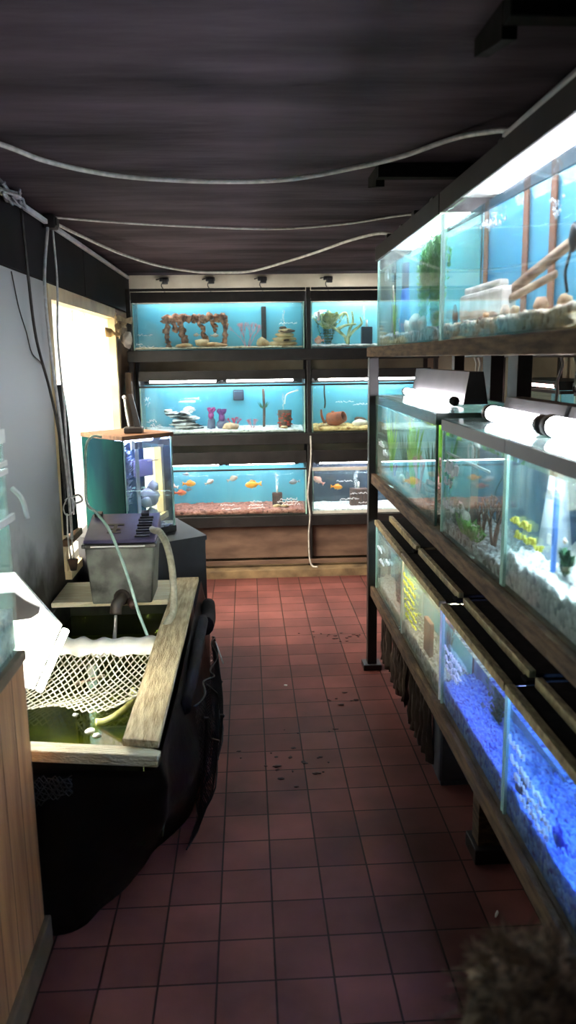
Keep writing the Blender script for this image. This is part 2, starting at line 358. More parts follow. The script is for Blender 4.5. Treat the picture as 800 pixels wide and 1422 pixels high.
    def gravel(s, label, m, h=.03, slope=.02, seed=1, amp=.008, n=None, x0=None, x1=None):
        x0 = .008 if x0 is None else x0; x1 = s.W-.008 if x1 is None else x1
        y0, y1 = .008, s.D-.008; nx = n or int((x1-x0)/.012); ny = max(6, int((y1-y0)/.014)); bm = B(); V = []
        for j in range(ny+1):
            row = []
            for i in range(nx+1):
                x = x0+(x1-x0)*i/nx; y = y0+(y1-y0)*j/ny
                zz = h+slope*j/ny+amp*(noise.noise(Vector((x*14+seed*5, y*14, seed)))+.9*noise.noise(Vector((x*60, y*60, seed))))
                row.append(bm.verts.new((x, y, max(.014, zz))))
            V.append(row)
        for j in range(ny):
            for i in range(nx): bm.faces.new((V[j][i], V[j][i+1], V[j+1][i+1], V[j+1][i]))
        ring = [V[0][i] for i in range(nx+1)]+[V[j][nx] for j in range(1, ny+1)]+[V[ny][i] for i in range(nx-1, -1, -1)]+[V[j][0] for j in range(ny-1, 0, -1)]
        low = [bm.verts.new((v.co.x, v.co.y, .0075)) for v in ring]; k = len(ring)
        for i in range(k): bm.faces.new((ring[i], low[i], low[(i+1) % k], ring[(i+1) % k]))
        bm.faces.new(low)
        o = mesh('gravel_bed', bm, m, None, True); tag(o, label, 'gravel', kind='stuff'); s.put(o, 0, 0, 0); s.gh = h; return o

# ---------------------------------------------------------------- things that live in the tanks
def fishmat(name, c, c2): return mat(name, c, c2, 14, .35, lo=.42, hi=.6)
FM = dict(orange=fishmat('orange_fish', srgb(236, 138, 26), srgb(246, 176, 60)), red=fishmat('red_fish', srgb(206, 74, 30), srgb(240, 170, 120)),
          pale=fishmat('pale_fish', srgb(196, 186, 176), srgb(150, 130, 120)), grey=fishmat('grey_fish', srgb(100, 110, 124), srgb(150, 150, 156)),
          white=fishmat('white_fish', srgb(230, 232, 236), srgb(214, 150, 110)), blue=fishmat('blue_fish', srgb(40, 40, 200), srgb(20, 20, 120)), pink=fishmat('pink_fish', srgb(224, 140, 120), srgb(238, 190, 176)))
EYE = mat('fish_eye', (.005, .005, .005, 1), rough=.1)
def fish(tk, label, m, x, y, z, ln=.09, rz=0, tilt=0, group=None, deep=1):
    bm = B(); prof = [(0, .02), (.06, .10), (.16, .17), (.30, .21), (.46, .20), (.60, .15), (.72, .09), (.80, .06)]; rings = []; sg = 10
    for u, h in prof:
        rings.append([bm.verts.new(((u-.45)*ln, cos(2*pi*k/sg)*h*ln*.55, sin(2*pi*k/sg)*h*ln*deep)) for k in range(sg)])
    for a, b_ in zip(rings, rings[1:]):
        for k in range(sg): bm.faces.new((a[k], a[(k+1) % sg], b_[(k+1) % sg], b_[k]))
    bm.faces.new(rings[0][::-1]); bm.faces.new(rings[-1])
    t_ = .006*ln/.09
    def fin(p):
        tt = B(); prism(tt, [(a*ln, c*ln) for a, c in p], 'y', -t_*.25, t_*.25); merge(bm, tt)
    fin([(.33, .03), (.56, .17), (.52, 0), (.56, -.17), (.33, -.03)])
    fin([(-.2, .17*deep), (-.08, .30*deep), (.18, .22*deep), (.2, .1*deep)]); fin([(.08, -.12*deep), (.14, -.24*deep), (.22, -.1*deep)]); fin([(-.15, -.16*deep), (-.05, -.27*deep), (0, -.17*deep)])
    o = mesh('fish', bm, m, None, True); tag(o, label, 'fish', group)
    for s_ in (-1, 1):
        e = B(); bmesh.ops.create_uvsphere(e, u_segments=8, v_segments=6, radius=.022*ln, matrix=Matrix.Translation((-.33*ln, s_*.085*ln, .03*ln))); mesh('eye', e, EYE, o, True)
    o.location = tk.P(x, y, z); o.rotation_mode = 'ZYX'; o.rotation_euler = (0, tilt, tk.rz+rz); return o
def blades(tk, label, m, x, y, z, n, h, spread, seed, w=.012, name='aquatic_plant', cat='plant', kind=None, bend=.3):
    rnd = random.Random(seed); bm = B()
    for i in range(n):
        a = rnd.uniform(0, 2*pi); hh = h*rnd.uniform(.55, 1); dx, dy = cos(a)*spread*rnd.random(), sin(a)*spread*.6*rnd.random()
        lx, ly = cos(a)*bend*hh*rnd.random(), sin(a)*bend*hh*.5*rnd.random(); tw = rnd.uniform(0, pi); K = 6; pr = None
        for k in range(K+1):
            u = k/K; ww = w*(.35+1.6*u*(1-u)*1.5)*(1 if k < K else .05)
            c = Vector((dx*.2+dx*u*.8+lx*u*u, dy*.2+dy*u*.8+ly*u*u, hh*u*(1-.12*u))); d = Vector((cos(tw+u), sin(tw+u), 0))*ww*.5
            q = (bm.verts.new(c-d), bm.verts.new(c+Vector((-d.y, d.x, 0))*.15), bm.verts.new(c+d))
            if pr: bm.faces.new((pr[0], pr[1], q[1], q[0])); bm.faces.new((pr[1], pr[2], q[2], q[1]))
            pr = q
    o = mesh(name, bm, m, None, True); tag(o, label, cat, kind=kind); tk.put(o, x, y, z); return o
def bush(tk, label, m, x, y, z, n, h, spread, seed, leaf=.012, name='aquatic_plant', stemr=.0016):
    rnd = random.Random(seed); bm = B()
    for i in range(n):
        a = rnd.uniform(0, 2*pi); rr = spread*rnd.random()
        p = [Vector((cos(a)*rr*.3, sin(a)*rr*.2, 0)), Vector((cos(a)*rr*.8, sin(a)*rr*.5, h*.5)), Vector((cos(a)*rr, sin(a)*rr*.6, h*rnd.uniform(.75, 1)))]
        q = catmull(p, 5); tube(bm, q, stemr, 5, 0)
        for k, c in enumerate(q[1:]):
            for j in range(4):
                b_ = rnd.uniform(0, 2*pi); d = Vector((cos(b_), sin(b_), rnd.uniform(.1, .8)))*leaf*rnd.uniform(.7, 1.3); s_ = d.cross(Vector((0, 0, 1))).normalized()*leaf*.32
                vs = [bm.verts.new(c), bm.verts.new(c+d*.5+s_), bm.verts.new(c+d), bm.verts.new(c+d*.5-s_)]; bm.faces.new(vs)
    o = mesh(name, bm, m, None, False); tag(o, label, 'plant'); tk.put(o, x, y, z); return o
def coral(tk, label, m, x, y, z, h, seed, r=.006, name='coral', depth=3, spread=.6, n0=4):
    rnd = random.Random(seed); bm = B()
    def grow(p, d, l, r_, k):
        e = p+d*l; mid = (p+e)/2+Vector((rnd.uniform(-1, 1), rnd.uniform(-1, 1), 0))*l*.1
        tube(bm, [p, mid, e], r_, 6, 2, 1, r_*.75)
        if k == 0:
            rock(bm, e, (r_*1.1,)*3, seed, 1, .2); return
        for i in range(rnd.choice((2, 3))):
            nd = (d+Vector((rnd.uniform(-1, 1), rnd.uniform(-1, 1)*.6, rnd.uniform(-.1, .5)))*spread).normalized(); grow(e, nd, l*.72, r_*.75, k-1)
    for i in range(n0):
        a = 2*pi*i/n0; grow(Vector((cos(a)*h*.08, sin(a)*h*.06, 0)), Vector((cos(a)*.5, sin(a)*.3, 1)).normalized(), h*.36, r, depth-1)
    o = mesh(name, bm, m, None, True); tag(o, label, 'coral ornament'); tk.put(o, x, y, z); return o
def rocks(tk, label, m, x, y, z, chunks, name='rock', cat='rock', seed=1, sub=2, amp=.3, smooth=True, rz=0):
    bm = B()
    for i, (cx, cyy, cz, sx_, sy2, sz_) in enumerate(chunks): rock(bm, (cx, cyy, cz), (sx_, sy2, sz_), seed+i, sub, amp)
    o = mesh(name, bm, m, None, smooth); tag(o, label, cat); tk.put(o, x, y, z, rz); return o
def bubbles(tk, label, x, y, z0, z1, n, seed, sp=.01, r=.003):
    rnd = random.Random(seed); bm = B()
    for i in range(n):
        u = i/n
        bmesh.ops.create_icosphere(bm, subdivisions=1, radius=r*rnd.uniform(.5, 1.3), matrix=Matrix.Translation((rnd.gauss(0, sp)*(.4+u), rnd.gauss(0, sp)*(.4+u), z0+(z1-z0)*u)))
    o = mesh('air_bubbles', bm, M['bubble'], None, True); tag(o, label, 'bubbles', kind='stuff'); tk.put(o, x, y, 0); return o
def airline(tk, label, pts, m='white', r=.0028, name='air_tube'):
    bm = B(); tube(bm, pts, r, 8, 6); o = mesh(name, bm, M[m], None, True); tag(o, label, 'air tube'); tk.put(o, 0, 0, 0); return o
def filterbox(tk, label, m, x, y, z, w=.07, d=.05, h=.08, name='corner_filter'):
    th = thing(name, label, 'filter', tk.P(x, y, z), tk.rz)
    bm = B(); bbox(bm, -w/2, w/2, -d/2, d/2, 0, h, .004); mesh('filter_body', bm, m, th)
    bm = B()
    for k in range(5): box(bm, -w/2*.8+w*.8*k/4-.002, -w/2*.8+w*.8*k/4+.002, -d/2-.002, -d/2-.0005, h*.15, h*.8)
    mesh('filter_grille', bm, M['blackp'], th)
    bm = B(); tube(bm, [(0, 0, h+.0005), (0, 0, h+.05)], .008, 10, 0); mesh('uplift_tube', bm, M['white'], th, True); return th

leafg = mat('bright_green_leaf', srgb(120, 200, 60), srgb(70, 150, 40), 20, .5)
leafy = mat('yellow_green_leaf', srgb(190, 230, 60), srgb(120, 190, 50), 10, .5)
leafd = mat('dark_green_leaf', srgb(40, 110, 60), srgb(24, 70, 44), 20, .5)
leafb = mat('pale_green_leaf', srgb(170, 236, 130), srgb(90, 180, 90), 14, .5)
leafp = mat('purple_leaf', srgb(150, 70, 130), srgb(110, 50, 120), 20, .5)
coralpink = mat('pink_coral', srgb(214, 130, 140), srgb(180, 96, 110), 30, .6)
coralbrown = mat('brown_coral', srgb(150, 100, 84), srgb(96, 62, 56), 30, .8, bump=.4)
rockcream = mat('cream_rock', srgb(226, 205, 165), srgb(170, 130, 86), 18, .8, bump=.5)
rockbeige = mat('beige_rock', srgb(222, 190, 158), srgb(160, 130, 104), 22, .8, bump=.4)
rockwhite = mat('white_rock', srgb(240, 238, 232), srgb(190, 186, 178), 14, .7, bump=.3)
rockdark = mat('dark_rock', srgb(96, 72, 58), srgb(50, 38, 34), 18, .8, bump=.5)
rockbrown = mat('brown_holey_rock', srgb(196, 140, 110), srgb(96, 54, 42), 26, .85, bump=.8)
zebra = mat('striped_stone', srgb(236, 236, 236), srgb(30, 34, 38), 9, .6, stretch=(.6, .6, 5), lo=.48, hi=.54)
clay = mat('terracotta', srgb(176, 92, 56), srgb(120, 58, 40), 14, .75, bump=.2)
wood = mat('driftwood', srgb(206, 186, 160), srgb(120, 90, 66), 8, .8, bump=.5, stretch=(1, 4, 4))

# ================================================================ back rack and its six aquariums
FY = 5.75
rack = thing('aquarium_rack', 'black wooden rack along the back wall holding six lit aquariums', 'rack', (0, FY, 0))
def rb(name, x0, x1, y0, y1, z0, z1, m=None):
    bm = B(); bbox(bm, x0, x1, y0, y1, z0, z1, .003); return mesh(name, bm, m or M['black'], rack)
for x in (-.83, .43, 1.35): rb('upright', x, x+.03, -.012, .02, .056, 2.07)
for x in (-.83, .43, 1.35): rb('upright', x, x+.03, .33, .36, .056, 2.07)
for zt in (1.648, 1.050, .445):
    rb('shelf', -.835, 1.38, .021, .329, zt-.02, zt)
    rb('shelf_front', -.835, 1.38, -.035, -.013, zt-.08, zt-.001)
rb('lower_panel', -.80, .43, .0215, .035, .115, .369, M['brownboard'])
rb('lower_panel', .465, 1.35, .0215, .035, .115, .369, M['brownboard'])
rb('ledge', -.83, 1.38, -.03, -.0125, .075, .108, M['brownboard'])
rb('top_rail', -.80, .425, -.012, .0, 2.050, 2.07)
rb('top_rail', .465, 1.35, -.012, .0, 2.050, 2.07)
kw = dict(rz=0, D=.29, edge='silicone', top_trim='black', trimh=.01)
WH = (1, .98, .95)
t1 = Tank('long top row aquarium on the back rack with arched brown rockwork', (-.79, FY, 1.6495), W=1.205, H=.335, **kw); t1.hood(WH, 34, lip=.05, tubes=2, y=.15, depth=.17, openback=True)
t2 = Tank('long middle row aquarium on the back rack with striped stones and purple plants', (-.765, FY, 1.0515), W=1.18, H=.345, **kw); t2.hood((.95, .98, 1), 55, lip=.012, tubes=2, y=.12, r=.008, crown=.045)
t3 = Tank('long bottom row aquarium on the back rack with orange cichlids over red gravel', (-.765, FY, .4465), W=1.185, H=.343, **kw); t3.hood((1, .96, .97), 36, lip=.012, tubes=2, y=.10, r=.011, crown=.07)
t4 = Tank('short top row aquarium on the back rack with branching driftwood', (.464, FY, 1.6495), W=.86, H=.335, back='tealback2', **kw); t4.hood(WH, 44, lip=.05, y=.15, depth=.17, openback=True)
t5 = Tank('short middle row aquarium on the back rack with a tipped clay pot', (.466, FY, 1.0515), W=.86, H=.345, **{**kw}); t5.hood(WH, 50, lip=.012, y=.12, r=.008, crown=.045)
t6 = Tank('short bottom row aquarium on the back rack with a dark background and white rim', (.466, FY, .4465), W=.86, H=.343, back='darkback', **{**kw, 'top_trim': 'white', 'bottom_trim': 'white', 'trimh': .022}); t6.hood((1, .95, 1), 42, lip=.012, y=.10, crown=.07)

# t1 contents
t1.gravel('thin white sand in the top left back aquarium', G['sand'], .014, .008)
rnd = random.Random(4); ch = []
def line(a, b_, n, s_):
    for i in range(n):
        u = i/(n-1); ch.append((a[0]+(b_[0]-a[0])*u+rnd.uniform(-.01, .01), rnd.uniform(-.02, .02), a[1]+(b_[1]-a[1])*u+rnd.uniform(-.008, .008), s_*rnd.uniform(.7, 1.3), s_, s_*rnd.uniform(.7, 1.4)))
line((-.22, .21), (.22, .215), 22, .021); line((-.22, .19), (.22, .195), 18, .018)
line((-.215, .18), (-.20, .01), 9, .020); line((.205, .18), (.21, .01), 9, .020); line((-.12, .17), (-.075, .02), 9, .020); line((.03, .17), (.08, .02), 9, .017)
line((-.16, .17), (-.14, .12), 3, .02); line((.12, .17), (.13, .12), 3, .018)
rocks(t1, 'wide arched wall of reddish brown rock in the top left aquarium', rockbrown, .43, .17, .02, ch, 'rockwork_arch', seed=3, amp=.45)
rocks(t1, 'low cream rocks lying under the arched rockwork', rockcream, .47, .12, .02, [(-.12, 0, .012, .06, .03, .016), (0, 0, .03, .05, .03, .03), (.07, 0, .015, .07, .03, .018), (.14, .01, .01, .05, .03, .013)], seed=30)
coral(t1, 'fine pink sea fan plant beside the arched rockwork', coralpink, .80, .15, .02, .19, 5, .0022, name='sea_fan', depth=4, n0=6)
rocks(t1, 'single cream stone right of the pink sea fan', rockcream, .905, .10, .02, [(0, 0, .03, .035, .03, .034), (.03, 0, .02, .025, .02, .022)], seed=41)
bm = B(); box(bm, -.018, .018, 0, .01, 0, .29); o = mesh('filter_partition', bm, M['blackp']); tag(o, 'dark vertical strip behind the cream stone in the top left aquarium', 'strip'); t1.put(o, .925, .262, .02)
th = thing('temple_ornament', 'stepped yellow and brown rock ornament in the top left aquarium', 'ornament', t1.P(1.06, .15, .02))
bm = B()
for k, (w_, zz, hh, dx) in enumerate(((.12, 0, .035, 0), (.10, .035, .03, .008), (.075, .065, .03, .012), (.06, .095, .028, .02))): rock(bm, (dx, 0, zz+hh/2), (w_*.9, .05, hh*.62), 50+k, 3, .16)
mesh('stone_step', bm, rockcream, th, True)
bm = B(); rock(bm, (.03, -.035, .105), (.055, .02, .012), 61, 2, .2); rock(bm, (.02, -.03, .045), (.03, .02, .014), 62, 2, .2); rock(bm, (.0, -.02, .13), (.03, .02, .01), 63, 2, .2); mesh('dark_slab', bm, rockdark, th, True)
bubbles(t1, 'white bubbles rising behind the stepped rock ornament', 1.07, .19, .15, .28, 60, 3, .006)
fish(t1, 'small pale fish left of centre under the rock arch', FM['pale'], .44, .08, .105, .055, 0); fish(t1, 'small pale fish at the right opening of the rock arch', FM['pale'], .57, .08, .10, .06, pi)
t1.write(.03, .10, .10, .012, 1); t1.write(.02, .035, .05, .012, 2); t1.write(.04, .02, .10, .010, 3); t1.write(1.03, .17, .12, .012, 4)
# t2 contents
t2.gravel('thin white gravel in the middle left back aquarium', G['white'], .022, .012)
ch = []
for k in range(9): ch.append((rnd.uniform(-.08, .08), rnd.uniform(-.03, .03), .012+.0165*k, .115-.009*k, .04, .016))
rocks(t2, 'stack of black and white striped slate', zebra, .27, .16, .03, ch, 'slate_stack', seed=70, amp=.35, smooth=False)
rocks(t2, 'tilted striped slate leaning out of the slate stack', zebra, .21, .17, .14, [(0, 0, 0, .06, .02, .02), (-.03, 0, .02, .03, .02, .015)], 'slate', seed=80)
def anemone(tk, lab, m, x, y, z, s_, seed):
    bm = B(); rock(bm, (0, 0, s_*.35), (s_*.28, s_*.28, s_*.45), seed, 2, .2)
    rr = random.Random(seed)
    for i in range(26):
        a = rr.uniform(0, 2*pi); q = rr.uniform(.1, .45)*s_
        tube(bm, [(cos(a)*q*.4, sin(a)*q*.4, s_*.6), (cos(a)*q, sin(a)*q, s_*.85), (cos(a)*q*1.15, sin(a)*q*1.15, s_*rr.uniform(.9, 1.15))], s_*.06, 6, 3)
    o = mesh('anemone_ornament', bm, m, None, True); tag(o, lab, 'ornament'); tk.put(o, x, y, z)
purp = mat('purple_resin', srgb(176, 70, 150), srgb(140, 52, 130), 20, .6); purp2 = mat('dark_purple_resin', srgb(120, 64, 136), srgb(90, 52, 110), 20, .6)
anemone(t2, 'taller magenta anemone ornament, left of the purple group', purp, .495, .14, .10, .075, 5)
anemone(t2, 'dark purple anemone ornament in the middle of the purple group', purp2, .575, .15, .075, .085, 6)
rocks(t2, 'grey blue base rock under the purple anemones', mat('bluegrey_rock', srgb(110, 120, 150), srgb(84, 84, 116), 16, .7), .54, .15, .02, [(-.045, 0, .04, .03, .03, .06), (.04, 0, .03, .045, .035, .05)], seed=90)
coral(t2, 'low magenta branching coral beside the beige rock', mat('magenta_coral', srgb(200, 70, 110), srgb(170, 60, 110), 20, .6), .665, .15, .03, .10, 9, .005, depth=3)
rocks(t2, 'flat beige rock on the white gravel', rockbeige, .64, .09, .025, [(0, 0, .02, .06, .04, .028), (.03, 0, .016, .03, .03, .022)], seed=95)
coral(t2, 'pale pink fern ornament left of the dark stem', coralpink, .80, .17, .02, .08, 12, .002, name='fern_ornament', depth=4, n0=6)
th = thing('palm_ornament', 'dark upright stem with spiky leaves in the middle left aquarium', 'plant', t2.P(.885, .2, .02))
bm = B(); tube(bm, [(0, 0, 0), (.004, 0, .15), (0, 0, .29)], .014, 8, 4, .7); mesh('stem', bm, rockdark, th, True)
bm = B()
for i in range(10):
    a = 2*pi*i/10+.2; l_ = .05
    vs = [(0, 0, .14), (cos(a)*l_*.5-sin(a)*.006, sin(a)*l_*.4, .165), (cos(a)*l_, sin(a)*l_*.7, .20), (cos(a)*l_*.5+sin(a)*.006, sin(a)*l_*.4, .155)]
    bm.faces.new([bm.verts.new(v) for v in vs])
mesh('leaf', bm, leafd, th)
pot = thing('brick_pot', 'dark brick patterned ornament pot right of the stem', 'ornament', t2.P(1.04, .15, .022))
bm = B(); bmesh.ops.create_cone(bm, cap_ends=True, segments=24, radius1=.045, radius2=.052, depth=.13, matrix=Matrix.Translation((0, 0, .066))); mesh('pot_body', bm, rockdark, pot, True)
bm = B(); rr = random.Random(3)
for i in range(26):
    a = rr.uniform(pi*.95, pi*2.05); zz = rr.uniform(.02, .115); rock(bm, (cos(a)*.048, sin(a)*.048, zz), (.013, .006, .007), i, 1, .2)
mesh('brick', bm, mat('red_brick', srgb(176, 60, 40), srgb(140, 40, 28), 20, .8), pot)
bubbles(t2, 'white bubbles above the brick pot', 1.03, .15, .16, .28, 50, 8, .005)
airline(t2, 'white air tube bending into the top right of the middle left aquarium', [(1.14, .1, .30), (1.09, .12, .285), (1.05, .14, .26), (1.04, .15, .20)], r=.005)
rocks(t2, 'small pale pebble beside the brick pot', rockcream, 1.03, .06, .028, [(0, 0, .006, .03, .02, .012)], seed=99)
bm = B(); bbox(bm, -.04, .04, 0, .03, -.04, .04, .008); o = mesh('internal_filter', bm, M['darkback']); tag(o, 'dark teal filter block hanging at the surface of the middle left aquarium', 'filter'); t2.put(o, .70, .24, .265)
t2.write(.035, .20, .03, .03, 11, r=.0016); t2.write(.035, .24, .03, .03, 12, r=.0016); t2.write(.04, .09, .08, .02, 13); t2.write(.06, .06, .09, .02, 14)
# t3 contents
t3.gravel('red brown gravel under the orange cichlids', G['red'], .035, .015, amp=.01)
F3 = [('yellow orange cichlid swimming left near the corner tank', 'orange', .325, .275-.04, .10, pi, 0), ('red orange cichlid lowest on the left', 'red', .255, .165, .095, pi, 0), ('greyish cichlid above the yellow orange one', 'grey', .30, .30-.0, .055, pi+.6, .2),
      ('pale cichlid diving right in mid tank', 'pale', .47, .235, .075, pi, -.45), ('pale cichlid near the surface above the centre', 'pale', .645, .265, .085, pi, -.35), ('large orange cichlid right of centre', 'orange', .79, .215, .125, 0, -.08), ('small grey cichlid at the far right end', 'grey', 1.10, .225, .085, 0, -.1), ('white cichlid half hidden at the left end', 'white', .19, .21, .09, .4, .3), ('dusky cichlid between the two left orange fish', 'grey', .315, .19, .06, .8, .1)]
for i, (l_, c, x, z, ln, rz, ti) in enumerate(F3): fish(t3, l_, FM[c], x, .07+.02*(i % 4), z, ln, rz, ti, 'cichlids in the bottom left tank')
filterbox(t3, 'brown sponge filter under the bubbles in the bottom left back aquarium', mat('filter_brown', srgb(96, 62, 56), srgb(60, 44, 44), 30, .7), .975, .18, .035, .075, .05, .10)
bubbles(t3, 'dense bubble column over the brown sponge filter', .975, .18, .17, .29, 140, 5, .009)
rocks(t3, 'small pale stones around the brown sponge filter', rockcream, .97, .09, .045, [(0, 0, .005, .03, .02, .012), (.06, 0, .004, .03, .02, .01)], seed=104)
for a in ((.55, .075, .10), (.56, .045, .13), (.77, .095, .08), (.76, .07, .10), (.75, .05, .12), (.99, .11, .12), (.97, .09, .15), (1.0, .07, .14)): t3.write(a[0], a[1], a[2], .012, int(a[0]*99+a[1]*999), r=.002)
# t4
t4.gravel('white gravel in the top right back aquarium', G['white'], .02, .01)
o = None
bm = B(); rr = random.Random(8)
for p in ([(.02, 0, .0), (-.0, 0, .06), (-.09, 0, .13), (-.16, 0, .16), (-.17, 0, .22)], [(.02, 0, .0), (.03, 0, .1), (.06, .02, .17), (.05, 0, .24)], [(0, 0, .03), (.06, 0, .1), (.12, 0, .15), (.11, 0, .2)], [(-.06, 0, .11), (0, 0, .14), (.08, 0, .15)], [(-.1, .0, .14), (-.05, .02, .2), (.01, .03, .23), (.03, .03, .15)]):
    tube(bm, p, .013, 8, 5, 1, .006)
o = mesh('driftwood', bm, mat('mossy_driftwood', srgb(206, 212, 160), srgb(110, 130, 80), 20, .8, bump=.5), None, True); tag(o, 'branching mossy driftwood in the top right back aquarium', 'driftwood'); t4.put(o, .26, .14, .02)
bush(t4, 'yellowish mossy plant draped on the driftwood', mat('moss', srgb(200, 205, 120), srgb(130, 140, 80), 20, .6), .14, .16, .14, 24, .12, .12, 3, .022)
bush(t4, 'dark plant clump behind the driftwood', leafd, .14, .22, .02, 16, .2, .10, 4, .02)
fish(t4, 'round reddish fish low at the left of the driftwood', FM['pink'], .06, .06, .055, .07, 0, 0, deep=1.7)
filterbox(t4, 'dark box filter right of the driftwood', M['darkback'], .42, .15, .02, .08, .05, .13)
bubbles(t4, 'bubbles rising from the dark box filter', .40, .15, .2, .29, 60, 12, .006)
bm = B(); bbox(bm, 0, .016, -.006, -.001, 0, .065, .002); o = mesh('thermometer', bm, M['white']); tag(o, 'white thermometer stuck on the top right back aquarium', 'thermometer'); t4.put(o, .045, -.003, .19)
# t5
t5.gravel('yellow gravel around the clay pot', G['yellow'], .028, .012)
bm = B(); bmesh.ops.create_cone(bm, cap_ends=False, segments=24, radius1=.062, radius2=.04, depth=.12, matrix=Matrix.Rotation(R(72), 4, 'Y') @ Matrix.Rotation(.25, 4, 'X'))
bmesh.ops.solidify(bm, geom=bm.faces[:], thickness=.006)
tube(bm, [(-.035, 0, -.055), (-.035, 0, .055)], .012, 8, 0)
o = mesh('clay_pot', bm, clay, None, True); tag(o, 'dark terracotta pot lying on its side in the middle right back aquarium', 'pot'); t5.put(o, .20, .14, .085, -.4)
bm = B(); tube(bm, [(0, 0, 0), (-.03, 0, .07), (-.035, 0, .12)], .012, 8, 4, 1, .007); tube(bm, [(0, 0, .03), (.04, 0, .07)], .008, 8, 2, 1, .005); o = mesh('root_wood', bm, clay, None, True); tag(o, 'reddish root standing up behind the clay pot', 'driftwood'); t5.put(o, .12, .20, .03)
rocks(t5, 'smooth white stone right of the clay pot', rockwhite, .36, .12, .03, [(0, 0, .02, .055, .04, .028), (.04, 0, .02, .03, .03, .022)], seed=111, amp=.1)
rocks(t5, 'small yellow pebbles left of the clay pot', rockcream, .07, .1, .03, [(0, 0, .005, .02, .02, .012), (.04, 0, .008, .025, .02, .014)], seed=112)
rocks(t5, 'greenish stone behind the white stone', rockdark, .38, .2, .03, [(0, 0, .03, .05, .03, .03)], seed=113)
airline(t5, 'thin dark thermostat tube at the left of the clay pot aquarium', [(.11, .2, .335), (.11, .2, .27), (.115, .2, .2), (.11, .2, .16)], 'blackp', .006, 'heater')
t5.write(.17, .21, .13, .012, 21); t5.write(.30, .19, .10, .012, 22)
# t6
t6.gravel('pale gravel in the dark bottom right back aquarium', G['white'], .03, .01)
fish(t6, 'yellow orange fish in the dark bottom right aquarium', FM['orange'], .19, .08, .185, .09, pi, .1); fish(t6, 'pinkish fish near the top left of the dark aquarium', FM['pink'], .05, .10, .235, .10, 0, .6)
filterbox(t6, 'brown box filter at the right of the dark aquarium', mat('box_brown', srgb(96, 70, 64), srgb(66, 50, 50), 20, .7), .36, .15, .03, .13, .07, .13)
bubbles(t6, 'bubble column in the dark aquarium', .34, .15, .16, .29, 120, 15, .008)
for a in ((.18, .235, .11), (.20, .10, .14), (.28, .14, .12), (.34, .07, .13)): t6.write(a[0], a[1], a[2], .012, int(a[0]*999), r=.002)

# cables dropping from the ceiling line to the hoods of the back rack
for x in (-.594, -.253, .133, .625):
    th = thing('cable_clip', {-.594: 'leftmost', -.253: 'second from left', .133: 'third from left', .625: 'rightmost'}[x]+' dark cable clip under the ceiling on the back wall', 'cable clip', (x, 6.14, 2.12), 0, 'cable clips along the back wall')
    bm = B(); bbox(bm, -.035, .035, -.03, 0, .03, .06, .006); bbox(bm, -.012, .03, -.045, -.03, .01, .05, .005); mesh('clip_body', bm, M['blackp'], th)
    bm = B(); tube(bm, [(-.01, -.02, .03), (-.02, -.03, .0), (0, -.03, -.04), (.004, -.05, -.10)], .004, 6, 5); tube(bm, [(-.06, -.012, .045), (-.035, -.018, .05)], .005, 6, 0); mesh('cable', bm, M['darkcable'], th, True)

# ================================================================ right rack (free standing) with nine aquariums
RX = .60
rrk = thing('aquarium_rack', 'long steel and timber rack down the right side of the aisle', 'rack', (RX, 0, 0))
def rr_(name, x0, x1, y0, y1, z0, z1, m=None, bev=.003):
    bm = B(); bbox(bm, x0, x1, y0, y1, z0, z1, bev); return mesh(name, bm, m or M['black'], rrk)
rr_('upright', -.012, .035, 3.835, 3.885, .0, 1.5815, None)
p = rr_('foot_plate', -.035, .058, 3.815, 3.905, .0, .03)
rr_('upright', .40, .45, 3.835, 3.885, 0, 2.1)
for yy in (3.45, 3.10): rr_('upright', .46, .52, yy, yy+.12, 0, 2.1)
for yy in (.62,): rr_('upright', .46, .52, yy, yy+.05, 0, 2.1)
rr_('upright', -.0, .05, .60, .65, 0, 1.58)
rr_('stub_leg', .10, .19, 2.24, 2.31, 0, .385, M['shelfwood']); rr_('stub_foot', .085, .205, 2.215, 2.33, 0, .05, M['black'])
for z0, z1, nm in ((1.585, 1.632, 'top'), (.972, 1.022, 'mid'), (.395, .448, 'low')):
    rr_('shelf_edge', 0, .018, .5, 3.93 if nm != 'top' else 4.0, z0, z1, M['shelfwood'])
    rr_('shelf', .019, .5, .5, 3.83, z1-.022, z1-.001, M['shelfwood'])
    for yy in (.7, 1.55, 2.5, 3.4): rr_('cross_rail', .02, .48, yy, yy+.04, z0+.001, z1-.0225, M['black'])
rz = -pi/2
kr = dict(rz=rz, refr=True)
A = Tank('large near top shelf aquarium with blue background and leaning driftwood', (.62, 2.555, 1.633), W=1.23, D=.40, H=.385, back='blueback', top_trim=None, glass='glass', edge='silicone', **kr)
A.hood((1, .90, 1), 36, lip=.05, y=.17, r=.02)
Bk = Tank('far top shelf aquarium with green plants and blue filter', (.62, 3.80, 1.633), W=1.225, D=.40, H=.385, back='tealback2', top_trim=None, glass='dirtyglass', **kr); Bk.hood((.94, .96, 1), 45, lip=.05, y=.16, r=.018)
C = Tank('far middle shelf aquarium with tall yellow green plants', (.62, 3.815, 1.023), W=1.235, D=.38, H=.375, back='greyback', top_trim='darksil', trimh=.035, edge='darksil', glass='dirtyglass', **kr)
D = Tank('middle shelf aquarium with pink brown coral and white writing', (.62, 2.50, 1.023), W=.625, D=.38, H=.36, back='navyback', top_trim='black', trimh=.03, glass='dirtyglass', **kr)
Ek = Tank('near middle shelf aquarium heaped with white gravel', (.62, 1.868, 1.023), W=.66, D=.38, H=.36, back='navyback', top_trim='black', trimh=.03, glass='glass', **kr)
Fk = Tank('farthest bottom shelf aquarium with small green plants', (.62, 3.80, .449), W=.665, D=.36, H=.335, back='greyback', top_trim=None, glass='dirtyglass', **kr)
